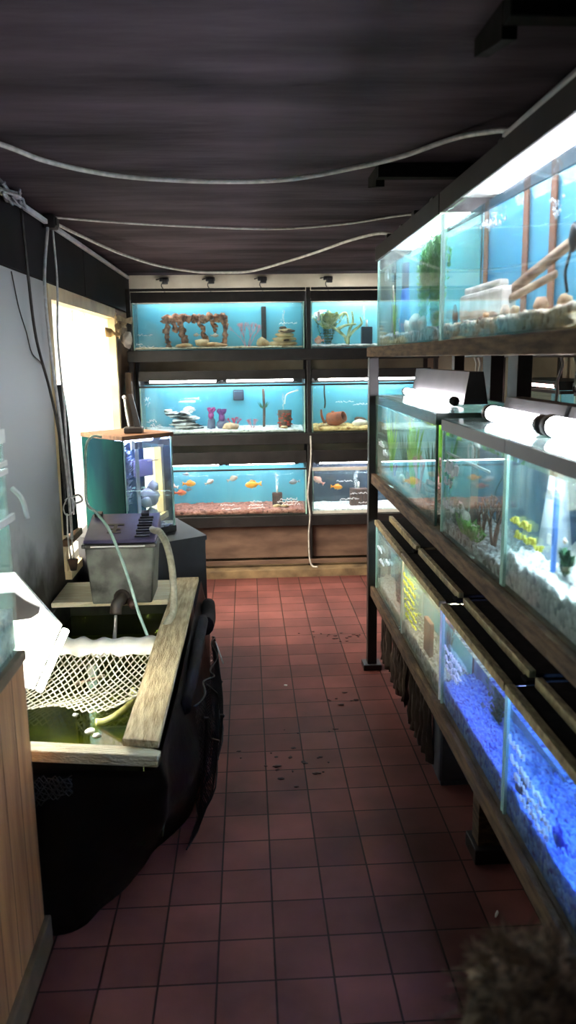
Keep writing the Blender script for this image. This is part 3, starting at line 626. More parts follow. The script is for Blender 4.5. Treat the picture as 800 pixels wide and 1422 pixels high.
Gk = Tank('bottom shelf aquarium with warm light and yellow writing', (.62, 3.128, .449), W=.66, D=.36, H=.335, back='tealback2', top_trim=None, glass='dirtyglass', edge='white', **kr)
Hk = Tank('bottom shelf aquarium with blue gravel and white writing at its far end', (.62, 2.445, .449), W=.645, D=.36, H=.335, back='navyback', top_trim=None, glass='glass', **kr)
Ik = Tank('nearest bottom shelf aquarium with blue gravel and a blue fish', (.62, 1.792, .449), W=.66, D=.36, H=.335, back='navyback', top_trim=None, glass='glass', **kr)
def lamp_open(tk, col, s_, y, z, r, x0, x1, housing=True, hz=.1):
    """lit tube lying on the cover glass under a tilted reflector"""
    bm = B()
    prism(bm, [(y+.03, z+.005), (y+.12, z+.005), (y+.10, z+hz), (y+.05, z+hz)], 'x', x0, x1); h = mesh('light_housing', bm, M['black'], tk.t)
    bm = B(); tube(bm, [(x0+.03, y, z+r+.002), (x1-.03, y, z+r+.002)], r, 14, 0); mesh('fluorescent_tube', bm, emis('lit_tube', col, s_), h, True)
    for pts_ in ([(x0, y, z+r+.002), (x0+.03, y, z+r+.002)], [(x1-.03, y, z+r+.002), (x1, y, z+r+.002)]):
        bm = B(); tube(bm, pts_, r*1.15, 12, 0); mesh('end_cap', bm, M['blackp'], h, True)
def cover(tk, m='dirtyglass'):
    bm = B(); box(bm, .002, tk.W-.002, .004, tk.D*.96, tk.H+.004, tk.H+.009); mesh('cover_glass', bm, M[m], tk.t)
cover(C); lamp_open(C, (1, .94, 1), 62, .12, C.H+.010, .015, .10, 1.0, hz=.12)
cover(D); lamp_open(D, (.96, .93, 1), 22, .10, D.H+.010, .022, .16, .615, hz=.07)
cover(Ek); lamp_open(Ek, (.92, .96, 1), 60, .10, Ek.H+.010, .024, .01, .62, hz=.07)
# bottom shelf lids: black flap lids with pale rims, tube below
def lid(tk, col, s_, rim2=True):
    z = tk.H
    bm = B(); bbox(bm, 0, tk.W, -.008, .016, z-.012, z+.012, .003); l_ = mesh('front_rim', bm, M['rimwood'], tk.t)
    bm = B(); bbox(bm, .0, tk.W, .018, .10, z+.001, z+.0055, .002); bbox(bm, .03, tk.W-.012, .082, tk.D+.02, z+.014, z+.026, .003); bbox(bm, tk.W-.045, tk.W-.002, .05, tk.D, z-.002, z+.0135, .003); lb = mesh('lid', bm, M['matteblack'], tk.t)
    bm = B(); bbox(bm, .012, tk.W-.02, .062, .081, z+.006, z+.032, .003); mesh('lid_rail', bm, M['rimwood'], lb)
    bm = B(); tube(bm, [(.06, .10, z-.022), (tk.W-.06, .10, z-.022)], .011, 12, 0); mesh('fluorescent_tube', bm, emis('lit_tube', col, s_), lb, True)
lid(Fk, (.85, .95, 1), 30); lid(Gk, (1, .80, .45), 50); lid(Hk, (.36, .42, 1), 46); lid(Ik, (.22, .44, 1), 62)

# A contents
A.gravel('pale buff gravel in the near top shelf aquarium', G['sand'], .045, .006, amp=.010)
studm = mat('brown_stud', srgb(150, 106, 80), srgb(116, 80, 60), 6, .7, stretch=(3, 3, .5))
for i, x in enumerate((.05, .36, .53)):
    bm = B(); bbox(bm, -.017, .017, 0, .012, 0, .335, .002); o = mesh('wooden_strip', bm, studm); tag(o, ('far', 'middle', 'near')[i]+' brown vertical strip inside the blue backed top aquarium', 'wood strip', 'brown strips in the blue top tank'); A.put(o, x, .378, .05)
bm = B(); tube(bm, [(0, 0, 0), (.12, 0, .03), (.30, .01, .075), (.55, .02, .13)], .022, 10, 5, 1, .014); tube(bm, [(.02, -.03, -.005), (.2, -.02, .03), (.5, 0, .07)], .014, 8, 5, 1, .01)
o = mesh('driftwood', bm, wood, None, True); tag(o, 'long pale driftwood branch leaning in the near top shelf aquarium', 'driftwood'); A.put(o, .24, .2, .06)
bm = B(); bbox(bm, 0, .40, 0, .11, 0, .075, .012); bbox(bm, .03, .36, .02, .09, .075, .095, .008); o = mesh('ceramic_cave', bm, rockwhite); tag(o, 'white ceramic block on gravel behind the driftwood foot', 'ornament'); A.put(o, .07, .12, .055)
rocks(A, 'grey stone at the far end of the blue backed top aquarium', rockdark, .045, .10, .05, [(0, 0, .02, .022, .022, .035)], seed=121)
for i, (x, y_, s_) in enumerate(((.38, .08, .018), (.52, .1, .024), (.62, .07, .02), (.74, .12, .028), (.9, .09, .026))):
    rocks(A, ['small cream stone below the driftwood foot', 'buff stone under the middle of the branch', 'small buff stone between two larger stones', 'large buff stone near the branch end', 'nearest buff stone on the top gravel'][i], rockbeige if i % 2 else rockcream, x, y_, .05, [(0, 0, s_*.35, s_*1.3, s_, s_*.7)], seed=130+i)
rocks(A, 'dark brown patch of stone pressed on the top tank front glass', rockdark, .40, .03, .012, [(0, 0, .02, .05, .015, .022), (.06, 0, .018, .04, .013, .018)], seed=140)
airline(A, 'black cable hanging with suction cup in the near top aquarium', [(.87, .15, .19), (.86, .14, .15), (.855, .13, .12), (.87, .13, .08)], 'blackp', .006, 'heater_cable')
rocks(A, 'black pump head above the driftwood', M['blackp'], .87, .15, .18, [(0, 0, .01, .02, .02, .03)], 'pump', 'pump', seed=141, amp=.1)
bubbles(A, 'bubbles clustered at the surface of the blue backed aquarium', .2, .28, .315, .335, 60, 17, .05, .006)
bubbles(A, 'small bubbles left of the near brown strip', .60, .33, .27, .32, 24, 18, .012, .005)
# B contents
Bk.gravel('pale blue white gravel in the far top shelf aquarium', G['mixed'], .04, .02, amp=.014)
bush(Bk, 'tall bright green bushy plant at the near end of the far top aquarium', leafb, 1.04, .10, .04, 80, .31, .15, 21, .030)
bush(Bk, 'second light green plant beside the blue filter', leafb, .80, .14, .04, 50, .30, .11, 22, .026)
blades(Bk, 'yellow green grass plant left of the blue filter', leafy, .30, .1, .04, 16, .22, .06, 23, .012)
th = thing('internal_filter', 'tall blue filter column in the far top aquarium', 'filter', Bk.P(.50, .12, .05), rz)
bm = B(); bmesh.ops.create_cone(bm, cap_ends=True, segments=24, radius1=.085, radius2=.05, depth=.17, matrix=Matrix.Translation((0, 0, .085)))
mesh('filter_body', bm, mat('blue_foam', srgb(50, 130, 225), srgb(34, 100, 200), 30, .8), th, True)
bm = B(); tube(bm, [(0, 0, .171), (0, 0, .27)], .05, 16, 0); mesh('pump_head', bm, mat('dull_blue', srgb(60, 100, 150), srgb(44, 80, 130), 10, .5), th, True)
bm = B(); bbox(bm, -.05, .03, -.01, .02, .0, .045, .006); o = mesh('float_block', bm, M['white']); tag(o, 'white block at the far top corner of the far top aquarium', 'float'); Bk.put(o, .12, .08, .29)
bm = B(); tube(bm, [(0, 0, 0), (.02, 0, .1), (-.01, 0, .22)], .03, 10, 5, 1, .02); o = mesh('root_wood', bm, wood, None, True); tag(o, 'pale upright root at the far end of the far top aquarium', 'driftwood'); Bk.put(o, .15, .2, .04)
rocks(Bk, 'white blue rock heap in the middle of the far top aquarium', rockwhite, .74, .08, .045, [(0, 0, .03, .09, .05, .04), (.12, 0, .02, .06, .04, .03), (-.13, 0, .02, .07, .05, .028)], seed=150)
coral(Bk, 'pinkish coral piece at the bottom of the far top aquarium', coralpink, .44, .1, .045, .08, 24, .007)
# C contents
C.gravel('brown gravel under the tall green plants', G['brown'], .035, .02)
blades(C, 'tall yellow green ribbon plant in the middle of the plant aquarium', leafy, .68, .15, .035, 40, .33, .13, 31, .026)
blades(C, 'tall green ribbon plant at the far end of the plant aquarium', leafy, .22, .15, .035, 26, .31, .12, 32, .022)
blades(C, 'green ribbon plant at the near end of the plant aquarium', leafg, 1.08, .28, .035, 30, .33, .12, 33, .024)
blades(C, 'dark green crypt plant behind the pink coral', leafd, .92, .24, .035, 22, .26, .1, 34, .02)
blades(C, 'dark leaved plant between the two yellow green plants', leafd, .45, .22, .035, 20, .25, .1, 35, .02)
coral(C, 'pale pink branching coral in the plant aquarium', mat('salmon_coral', srgb(236, 170, 160), srgb(210, 130, 120), 20, .6), .82, .12, .035, .19, 36, .008)
coral(C, 'purple pink coral low at the far end of the plant aquarium', purp, .36, .10, .035, .09, 37, .007)
rocks(C, 'layered brown rock at the near end of the plant aquarium', rockbrown, 1.02, .12, .035, [(0, 0, .012, .14, .06, .016), (.0, 0, .035, .12, .055, .016), (-.02, 0, .055, .10, .05, .014), (.0, 0, .075, .08, .04, .012)], seed=160)
rocks(C, 'grey stone between the corals of the plant aquarium', rockwhite, .55, .08, .035, [(0, 0, .02, .05, .03, .025)], seed=161)
C.write(.10, .15, .14, .03, 41, r=.003); C.write(.22, .12, .10, .03, 42, r=.003)
# D contents
D.gravel('dark and white mixed gravel in the coral aquarium', G['mixed'], .04, .03, amp=.012)
coral(D, 'bushy pink brown coral in the coral aquarium', coralbrown, .41, .13, .05, .15, 45, .010, spread=.9, depth=4)
coral(D, 'second pink brown coral left of the bushy one', coralbrown, .28, .15, .05, .12, 46, .009, spread=.9)
rocks(D, 'white grey rocks at the far end of the coral aquarium', rockwhite, .10, .1, .05, [(0, 0, .03, .05, .04, .04), (.08, 0, .02, .04, .03, .03), (-.05, 0, .015, .04, .03, .02), (.18, -.02, .01, .05, .03, .018)], seed=165)
rocks(D, 'dark rock beside the white rocks in the coral aquarium', rockdark, .20, .16, .05, [(0, 0, .03, .05, .04, .045)], seed=166)
bush(D, 'mossy green plant along the front of the coral aquarium', leafg, .28, .04, .035, 30, .045, .15, 47, .018)
bush(D, 'dark green weed clump at the far front of the coral aquarium', leafd, .10, .06, .035, 14, .09, .06, 48, .02)
D.write(.05, .20, .16, .045, 51, r=.0034); D.write(.05, .16, .09, .03, 52, r=.0034); D.write(.04, .09, .12, .03, 53, r=.003)
airline(D, 'thin dark looped cable in the coral aquarium', [(.46, .14, .25), (.43, .11, .20), (.44, .09, .14), (.48, .09, .13), (.50, .11, .20), (.48, .13, .25), (.46, .14, .26)], 'darkcable', .0025)
bm = B(); tube(bm, [(.01, 0, 0), (0, 0, .03), (.02, 0, .05), (.045, 0, .04), (.05, 0, .0)], .006, 8, 4); o = mesh('clamp_hook', bm, M['white'], None, True); tag(o, 'white hook at the top of the coral aquarium', 'hook'); D.put(o, .25, .03, .265)
bm = B(); bbox(bm, 0, .45, 0, .01, 0, .008, .002); o = mesh('reflection_bar', bm, M['white']); tag(o, 'thin white bar standing in for a reflected line in the coral aquarium', 'reflection line'); D.put(o, .01, .025, .255)  # white bar added in place of a line reflected in the glass
# E contents
Ek.gravel('deep heap of bright white gravel in the near middle aquarium', G['white'], .085, .03, amp=.02)
bm = B(); bmesh.ops.create_cone(bm, cap_ends=True, segments=24, radius1=.075, radius2=.03, depth=.23, matrix=Matrix.Translation((0, 0, .115))); o = mesh('filter_cone', bm, mat('pale_cone', srgb(196, 206, 216), srgb(160, 176, 196), 6, .4), None, True); tag(o, 'pale tapering filter cone in the white gravel aquarium', 'filter'); Ek.put(o, .09, .23, .08, 0)
bm = B(); tube(bm, [(0, 0, 0), (0, 0, .26)], .012, 12, 0); o = mesh('lift_tube', bm, mat('blue_tube', srgb(90, 150, 240), srgb(60, 110, 220), 10, .3), None, True); tag(o, 'blue vertical lift tube in the white gravel aquarium', 'tube'); Ek.put(o, .215, .10, .08)
for x, z in ((.29, .22), (.30, .12)):
    bm = B(); bbox(bm, 0, .022, 0, .012, 0, .024, .003); o = mesh('tube_clip', bm, M['white']); tag(o, ('upper' if z > .2 else 'lower')+' white clip beside the blue lift tube', 'clip'); Ek.put(o, x-.115, .085, z+.03)
blades(Ek, 'dark green plant at the near end of the white gravel aquarium', leafd, .30, .24, .09, 20, .22, .10, 61, .018)
bush(Ek, 'small leafy plant in the white gravel', leafd, .27, .1, .10, 8, .05, .04, 62, .02)
Ek.write(.06, .175, .13, .02, 63, 'yellowpaint', .004); Ek.write(.09, .145, .17, .022, 64, 'yellowpaint', .004)
Ek.t.children[-1]['label'] = 'yellow handwriting'
for i, (x, y_, z, l_) in enumerate(((.25, .12, .17, .03), (.27, .18, .24, .03), (.17, .12, .15, .025), (.34, .14, .2, .03), (.24, .08, .28, .028))):
    fish(Ek, ['tiny silver fish just right of the blue lift tube', 'tiny silver fish higher behind the lift tube', 'tiny silver fish low by the pale cone', 'tiny silver fish nearest the dark green plant', 'tiny silver fish near the surface'][i], FM['white'], x, y_, z, l_, i*.9, 0, 'tiny fish in the white gravel tank')
rr0 = random.Random(9); bm = B()
for i in range(60):
    rock(bm, (rr0.uniform(.02, .64), .012+rr0.uniform(0, .004), rr0.uniform(.01, .055)), (.013, .004, .010), i, 1, .3)
o = mesh('pebble_layer', bm, mat('dark_pebble', srgb(60, 66, 96), srgb(36, 40, 60), 20, .6), None, True); tag(o, 'dark pebbles showing through the glass under the white gravel', 'pebbles', kind='stuff'); Ek.put(o, 0, 0, 0)
# F..I contents
Fk.gravel('buff gravel in the farthest bottom aquarium', G['sand'], .05, .02)
bush(Fk, 'dark green plant in the farthest bottom aquarium', leafd, .42, .14, .05, 18, .22, .09, 71, .022); bush(Fk, 'small green plant at the near end of the farthest bottom aquarium', leafg, .56, .1, .05, 12, .18, .05, 72, .02)
Fk.write(.06, .22, .12, .02, 73, r=.003); Fk.write(.12, .17, .12, .02, 74, r=.003); Fk.write(.3, .21, .08, .02, 75, r=.004)
Gk.gravel('bluish white gravel in the warm lit aquarium', G['mixed'], .06, .02)
bm = B(); bbox(bm, -.05, .05, -.03, .03, 0, .13, .006); o = mesh('wood_block', bm, mat('brown_block', srgb(130, 90, 60), srgb(90, 60, 40), 10, .7)); tag(o, 'upright brown block standing in the warm lit aquarium', 'ornament'); Gk.put(o, .39, .08, .06)
for k in range(6): Gk.write(.03+.012*k, .26-.03*k, .24-.02*(k % 3), .016, 80+k, 'yellowpaint', .0028)
blades(Gk, 'green plant behind the brown block', leafd, .54, .2, .06, 16, .2, .06, 81, .016)
Hk.gravel('blue gravel in the purple lit aquarium', G['blue'], .075, .03)
for k, a in enumerate(((.04, .205, .20), (.06, .175, .18), (.07, .15, .14))): Hk.write(a[0], a[1], a[2], .018, 90+k, r=.003)
bush(Hk, 'dim dark plant at the back of the purple lit aquarium', leafd, .32, .25, .08, 14, .16, .1, 91, .025)
fish(Hk, 'tiny dark fish in the purple lit aquarium', FM['grey'], .35, .1, .15, .035, 1); 
Ik.gravel('bright blue gravel in the nearest bottom aquarium', G['blue'], .085, .03, amp=.012)
for k, a in enumerate(((.03, .21, .10), (.05, .17, .22), (.08, .14, .22), (.12, .11, .18))): Ik.write(a[0], a[1], a[2], .022, 95+k, r=.0034)
fish(Ik, 'deep blue fish low over the bright blue gravel', FM['blue'], .30, .045, .125, .07, .3, .1, deep=1.5)
rocks(Ik, 'round dark ornament at the near end of the bright blue gravel', mat('dark_ball', srgb(26, 28, 34), srgb(14, 16, 20), 10, .8), .42, .14, .08, [(0, 0, .08, .075, .07, .09)], 'cave_ornament', 'ornament', seed=170, amp=.08)
rocks(Ik, 'dark stones at the far corner of the bright blue gravel', rockdark, .05, .05, .06, [(0, 0, .02, .025, .02, .022), (.05, .02, .02, .02, .02, .02), (.01, .02, .05, .015, .015, .02)], seed=171)
blades(Ik, 'dim green plant behind the blue fish', leafd, .3, .25, .08, 18, .22, .1, 99, .02)

# under the rack: hanging plastic sheets and a bin
for i, (y0, y1, z0, x) in enumerate(((3.60, 3.78, .08, .655), (3.38, 3.58, .05, .665), (3.18, 3.36, .09, .66), (2.98, 3.16, .03, .67), (2.76, 2.96, .05, .665))):
    bm = B(); nx, nz_ = 14, 12; V = []
    for s_ in (0, .003):
        V.append([[bm.verts.new((x+s_+.012*sin(a*1.3+i*2+k*.25)+.01*noise.noise(Vector((a*.5, k*.5, i))), y0+(y1-y0)*a/nx, z0+(.392-z0)*k/nz_)) for a in range(nx+1)] for k in range(nz_+1)])
    for k in range(nz_):
        for a in range(nx):
            for S_ in V: bm.faces.new((S_[k][a], S_[k][a+1], S_[k+1][a+1], S_[k+1][a]))
    for k in range(nz_):
        for a in (0, nx): bm.faces.new((V[0][k][a], V[0][k+1][a], V[1][k+1][a], V[1][k][a]))
    for a in range(nx):
        for k in (0, nz_): bm.faces.new((V[0][k][a], V[0][k][a+1], V[1][k][a+1], V[1][k][a]))
    o = mesh('plastic_sheet', bm, mat('grey_black_polythene', srgb(74, 70, 62), srgb(30, 28, 26), 7, .35), None, True)
    tag(o, ['farthest', 'second farthest', 'middle', 'second nearest', 'nearest'][i]+' dark plastic sheet hanging under the right rack', 'plastic sheet', 'plastic sheets under the right rack')
bn = thing('storage_bin', 'grey plastic bin standing under the right rack', 'bin', (.80, 2.80, 0))
bm = B(); bbox(bm, -.12, .14, -.12, .0, .02, .34, .012); bbox(bm, -.11, .13, -.11, -.01, 0, .02, .004); mesh('bin_body', bm, mat('slate_plastic', srgb(78, 84, 96), srgb(60, 64, 74), 5, .5), bn)
bm = B(); bbox(bm, -.13, .15, -.13, .01, .3405, .365, .008); mesh('bin_lid', bm, M['black'], bn)

# behind the right rack: next aisle with another lit rack
r3 = thing('aquarium_rack', 'dark rack in the next aisle seen through the gap', 'rack', (1.95, 4.6, 0))
for zz in (.5, 1.05, 1.62):
    bm = B(); bbox(bm, 0, .4, -2.6, 1.4, zz, zz+.03, .003); mesh('shelf', bm, M['black'], r3)
for yy in (-2.6, -.8, 1.36):
    for xx in (-.035, .405):
        bm = B(); bbox(bm, xx, xx+.03, yy, yy+.04, 0, 2.05, .003); mesh('upright', bm, M['black'], r3)
for i, (y0, lab) in enumerate(((5.95, 'far aquarium glimpsed in the next aisle with a pink light'), (4.75, 'middle aquarium glimpsed in the next aisle with a pink light'), (3.55, 'near aquarium glimpsed in the next aisle with a pink light'))):
    T_ = Tank(lab, (1.98, y0, 1.082), rz, .98, .32, .27, back='tealback', top_trim='black', group=None)
    T_.hood((1, .6, .55), 14, lip=.012, y=.0)
    T_.gravel(['brown gravel in the far glimpsed aquarium', 'brown gravel in the middle glimpsed aquarium', 'brown gravel in the near glimpsed aquarium'][i], G['brown'], .03)
# pale air tubes hanging in the gap
for i, (y, x, sh) in enumerate(((3.02, 1.2, 1), (2.95, 1.22, -1), (2.80, 1.2, 1), (2.72, 1.18, 0), (2.60, 1.2, -1), (3.85, 1.15, 1), (3.95, 1.15, 0), (4.02, 1.15, -1))):
    bm = B(); tube(bm, [(x, y, 1.575), (x+.01, y+.01*sh, 1.54), (x, y+.03*sh, 1.48), (x+.01, y+.05*sh, 1.44), (x, y+.055*sh, 1.3)], .006, 8, 5)
    o = mesh('air_tube', bm, M['greycable'], None, True); tag(o, 'pale air tube hanging in the gap under the top shelf of the right rack', 'air tube', 'air tubes hanging in the rack gap')
gp = thing('air_manifold', 'dark pipe run behind the rack from which the air tubes hang', 'pipe', (1.2, 0, 1.59))
bm = B(); tube(bm, [(0, .6, 0), (0, 4.4, 0)], .018, 10, 0); mesh('pipe', bm, M['black'], gp, True)

# ================================================================ ceiling cables, trunking, brackets
def cable(label, pts, r, m, name='cable', n=8):
    bm = B(); tube(bm, pts, r, 8, n); o = mesh(name, bm, M[m], None, True); return tag(o, label, 'cable')
cable('thick grey cable sagging across the whole ceiling nearest the camera', [(-.87, 2.05, 2.19), (-.674, 2.412, 2.185), (-.596, 2.576, 2.18), (-.476, 2.72, 2.178), (-.328, 2.80, 2.175), (-.089, 2.84, 2.172), (.156, 2.82, 2.174), (.374, 2.66, 2.178), (.49, 2.542, 2.182), (.60, 2.36, 2.186), (.66, 2.19, 2.16), (.67, 2.09, 2.135)], .0075, 'greycable')
cable('thin grey cable stapled across the ceiling behind the thick one', [(-.809, 3.584, 2.185), (-.599, 3.737, 2.19), (-.291, 3.866, 2.19), (.145, 3.968, 2.19), (.474, 3.835, 2.19), (.744, 3.6, 2.19), (.80, 3.5, 2.12)], .0045, 'greycable')
cable('grey cable drooping from the wall junction to the back and right', [(-.815, 3.60, 2.17), (-.77, 3.947, 2.165), (-.66, 4.45, 2.145), (-.50, 4.85, 2.125), (-.30, 5.0, 2.105), (-.127, 5.0, 2.098), (.047, 4.95, 2.10), (.23, 4.75, 2.125), (.40, 4.5, 2.15), (.55, 4.15, 2.165), (.66, 3.85, 2.15), (.72, 3.7, 2.085)], .0075, 'greycable')
bm = B(); bbox(bm, -.842, -.824, 2.6, 5.95, 2.155, 2.175, .003); tag(mesh('cable_trunking', bm, mat('trunking_grey', srgb(226, 226, 232), srgb(190, 190, 198), 6, .4)), 'pale plastic trunking along the top of the left wall', 'trunking')
jb = thing('junction_box', 'small black junction box where the left wall cables meet', 'junction box', (-.815, 3.60, 2.14))
bm = B(); bbox(bm, -.03, .02, -.035, .035, 0, .055, .005); mesh('box_body', bm, M['blackp'], jb)
bm = B(); bbox(bm, .0205, .026, -.025, .025, .01, .045, .003); mesh('box_cover', bm, M['black'], jb)
rnd = random.Random(12); bm = B()
for k in range(7):
    y = 3.0+rnd.uniform(-.05, .1); pts = [(-.83+rnd.uniform(-.01, .04), y+rnd.uniform(-.12, .16), 2.17+rnd.uniform(-.035, .02)) for _ in range(5)]; tube(bm, pts, .005, 6, 5)
o = mesh('cable_tangle', bm, mat('pale_tangle', srgb(180, 180, 190), srgb(110, 110, 120), 20, .5), None, True); tag(o, 'pale tangle of cables and tape at the top left ceiling corner', 'cable')
for lab, pts, r, mm in (
    ('leftmost grey cable hanging down the left wall', [(-.83, 3.18, 2.15), (-.835, 3.23, 1.9), (-.84, 3.30, 1.68), (-.84, 3.46, 1.47), (-.835, 3.54, 1.3), (-.835, 3.58, 1.1), (-.82, 3.52, .96)], .006, 'darkcable'),
    ('middle grey cable hanging from the junction box', [(-.825, 3.56, 2.14), (-.84, 3.50, 1.9), (-.84, 3.535, 1.6), (-.835, 3.57, 1.4), (-.83, 3.61, 1.15), (-.83, 3.64, .94), (-.82, 3.6, .78)], .007, 'greycable'),
    ('right grey cable hanging from the junction box over the window edge', [(-.82, 3.63, 2.14), (-.825, 3.67, 1.92), (-.83, 3.63, 1.68), (-.82, 3.62, 1.4), (-.815, 3.60, 1.15), (-.80, 3.58, .90)], .005, 'greycable'),
    ('thin dark wire wandering over the grey left wall', [(-.862, 3.10, 1.915), (-.864, 3.17, 1.79), (-.864, 3.25, 1.70), (-.864, 3.31, 1.62), (-.864, 3.44, 1.58), (-.86, 3.52, 1.52)], .0025, 'darkcable')):
    cable(lab, pts, r, mm)
# dark strip with cable bundle at the window edge
bm = B(); prism(bm, [(3.60, .80), (3.86, .78), (3.80, 1.30), (3.74, 1.48), (3.64, 1.48)], 'x', -.857, -.845); tag(mesh('black_board', bm, M['matteblack']), 'narrow black board hanging beside the bright window', 'board')
bm = B(); bbox(bm, -.865, -.83, 3.60, 3.88, .745, .778, .004); tag(mesh('wooden_batten', bm, M['lidwood']), 'short brown wooden batten under the black board', 'batten')
bm = B(); tube(bm, [(-.818, 3.5, .98), (-.791, 3.5, .995), (-.775, 3.5, .962), (-.79, 3.5, .924), (-.816, 3.5, .914), (-.826, 3.5, .947), (-.81, 3.5, .985)], .003, 6, 5); tube(bm, [(-.79, 3.5, .99), (-.76, 3.52, 1.0), (-.745, 3.52, .975), (-.77, 3.5, .965)], .006, 6, 4)
o = mesh('coiled_wire', bm, M['greycable'], None, True); tag(o, 'small loop of wire tied to the cables beside the window', 'wire')
tail = thing('cable_weight', 'dirty grey plug hanging on two cables over the pond', 'plug', (-.80, 3.5, .66))
bm = B(); bmesh.ops.create_cone(bm, cap_ends=True, segments=14, radius1=.014, radius2=.024, depth=.05, matrix=Matrix.Translation((0, 0, .025))); mesh('plug_body', bm, rockdark, tail, True)
bm = B(); tube(bm, [(-.008, 0, .051), (-.015, .0, .15), (-.012, 0, .26)], .004, 6, 4); tube(bm, [(.006, 0, .051), (.002, 0, .15), (.004, 0, .24)], .003, 6, 4); mesh('cord', bm, M['greycable'], tail, True)
# ceiling brackets above the right rack
for i, (y, x0) in enumerate(((2.70, .44), (1.47, .465))):
    b_ = thing('ceiling_bracket', ['far', 'near'][i]+' black angled bracket under the ceiling above the right rack', 'bracket', (x0, y, 2.135), 0, 'black ceiling brackets')
    bm = B(); bbox(bm, 0, .8, 0, .045, .02, .063, .003); mesh('arm', bm, M['matteblack'], b_)
    bm = B(); prism(bm, [(.046, .063), (.22, .063), (.22, .03), (.046, .0)], 'x', 0, .028); mesh('bracket_end', bm, M['matteblack'], b_)
bm = B(); tube(bm, [(.665, 2.10, 2.125), (.665, 1.2, 2.13)], .011, 12, 0); bm2 = mesh('conduit', bm, mat('grey_conduit', srgb(196, 196, 200), srgb(160, 160, 168), 6, .4), None, True); tag(bm2, 'pale conduit lying on top of the near top aquarium hood', 'conduit')
for i, y in enumerate((1.32, 2.06)):
    bm = B(); bbox(bm, .64, .69, y, y+.03, 2.0845, 2.1125, .003); tag(mesh('conduit_block', bm, M['black']), ['near', 'far'][i]+' black block carrying the pale conduit', 'block')
for i, y in enumerate((2.75, 3.05, 3.3, 3.62)):
    bm = B(); bbox(bm, .63, .70, y, y+.05, 2.0845, 2.105+.01*(i % 2), .004); tag(mesh('hood_clip', bm, M['blackp']), ['nearest', 'second', 'third', 'farthest'][i]+' black clip on top of the far top aquarium hood', 'clip', 'clips on the top hood')

# ================================================================ papers at the right end of the window
pp = thing('paper_bundle', 'crumpled cream papers and cloth stuffed at the top right of the window', 'papers', (-.86, 5.25, 1.72))
rr1 = random.Random(2)
for k in range(4):
    bm = B(); n = 8; V = []
    for a in range(n+1):
        V.append([bm.verts.new((.02+.012*k+.05*sin(a*.5+k)*.6+.02*rr1.random(), -.35+.62*a/n+.04*k, .02+.035*k+.03*noise.noise(Vector((a*.6, b2*.7, k)))+.035*b2/3-.05*(b2 > 2))) for b2 in range(4)])
    for a in range(n):
        for b2 in range(3): bm.faces.new((V[a][b2], V[a+1][b2], V[a+1][b2+1], V[a][b2+1]))
    r_ = bmesh.ops.solidify(bm, geom=bm.faces[:], thickness=.004)
    mesh('sheet', bm, mat('cream_paper', srgb(226, 208, 170), srgb(150, 132, 100), 7, .8), pp)
bm = B(); rock(bm, (.05, .34, .0), (.035, .07, .055), 3, 3, .3); mesh('cloth', bm, mat('white_cloth', srgb(220, 214, 204), srgb(180, 170, 160), 7, .9), pp, True)
# upright plank at the right of the window
bm = B(); bbox(bm, -.838, -.80, 5.60, 5.70, .056, 1.50, .003); tag(mesh('plank', bm, mat('grey_plank', srgb(120, 104, 84), srgb(84, 72, 60), 5, .8, stretch=(6, 6, .6))), 'grey brown plank standing left of the back rack', 'plank')

# ================================================================ corner cabinet and corner aquarium
cb = thing('corner_cabinet', 'black angular cabinet in the left corner under the corner aquarium', 'cabinet', (-.5, 3.9, 0))
poly = [(-.05, -.27), (.275, -.05), (.08, .42), (-.36, .42), (-.36, -.0)]
bm = B(); prism(bm, poly, 'z', .04, .705); mesh('cabinet_body', bm, M['cabblack'], cb)
bm = B(); prism(bm, [(x*1.03, y*1.03) for x, y in poly], 'z', .7055, .728); mesh('cabinet_top', bm, M['cabblack'], cb)
bm = B(); prism(bm, [(x*.93, y*.93) for x, y in poly], 'z', 0, .0395); mesh('plinth', bm, M['black'], cb)
ang = math.atan2(.194, .215)
J = Tank('corner aquarium with a dark teal side on the black cabinet', (-.592, 3.77, .735), ang, .285, .36, .475, back=None, top_trim=None, glass='glass', sides='glass', edge='silicone', refr=True)
bm = B(); box(bm, -.006, -.001, 0, .36, 0, .475); mesh('teal_side_sheet', bm, M['greenback'], J.t)
bm = B(); box(bm, .0, .285, .361, .366, 0, .475); mesh('background_sheet', bm, M['navyback'], J.t)
bm = B(); bbox(bm, -.008, .293, -.008, .37, .476, .498, .003); ld = mesh('lid', bm, M['lidwood'], J.t)
bm = B(); tube(bm, [(.04, .12, .462), (.25, .12, .462)], .010, 12, 0); mesh('fluorescent_tube', bm, emis('lit_tube_j', (.46, .52, 1), 90), ld, True)
bm = B(); bbox(bm, -.004, .29, -.004, .02, -.0055, .025, .002); mesh('base_trim', bm, M['black'], J.t)
J.gravel('thin dark gravel in the corner aquarium', G['mixed'], .03, .01)
bush(J, 'white leafy silk plant at the left of the corner aquarium', mat('white_leaf', srgb(235, 240, 250), srgb(190, 205, 235), 20, .6), .06, .12, .12, 20, .32, .05, 201, .03)
bm = B(); bbox(bm, 0, .02, 0, .012, .0, .43, .002); o = mesh('lift_tube', bm, M['white']); tag(o, 'pale vertical tube in the middle of the corner aquarium', 'tube'); J.put(o, .115, .10, .03)
rocks(J, 'cream coral rock low in the corner aquarium', rockwhite, .20, .12, .12, [(0, 0, .05, .05, .04, .05), (.02, 0, .10, .03, .03, .03), (-.03, -.01, .03, .03, .03, .03), (.0, 0, -.045, .035, .03, .04)], seed=210, amp=.4)
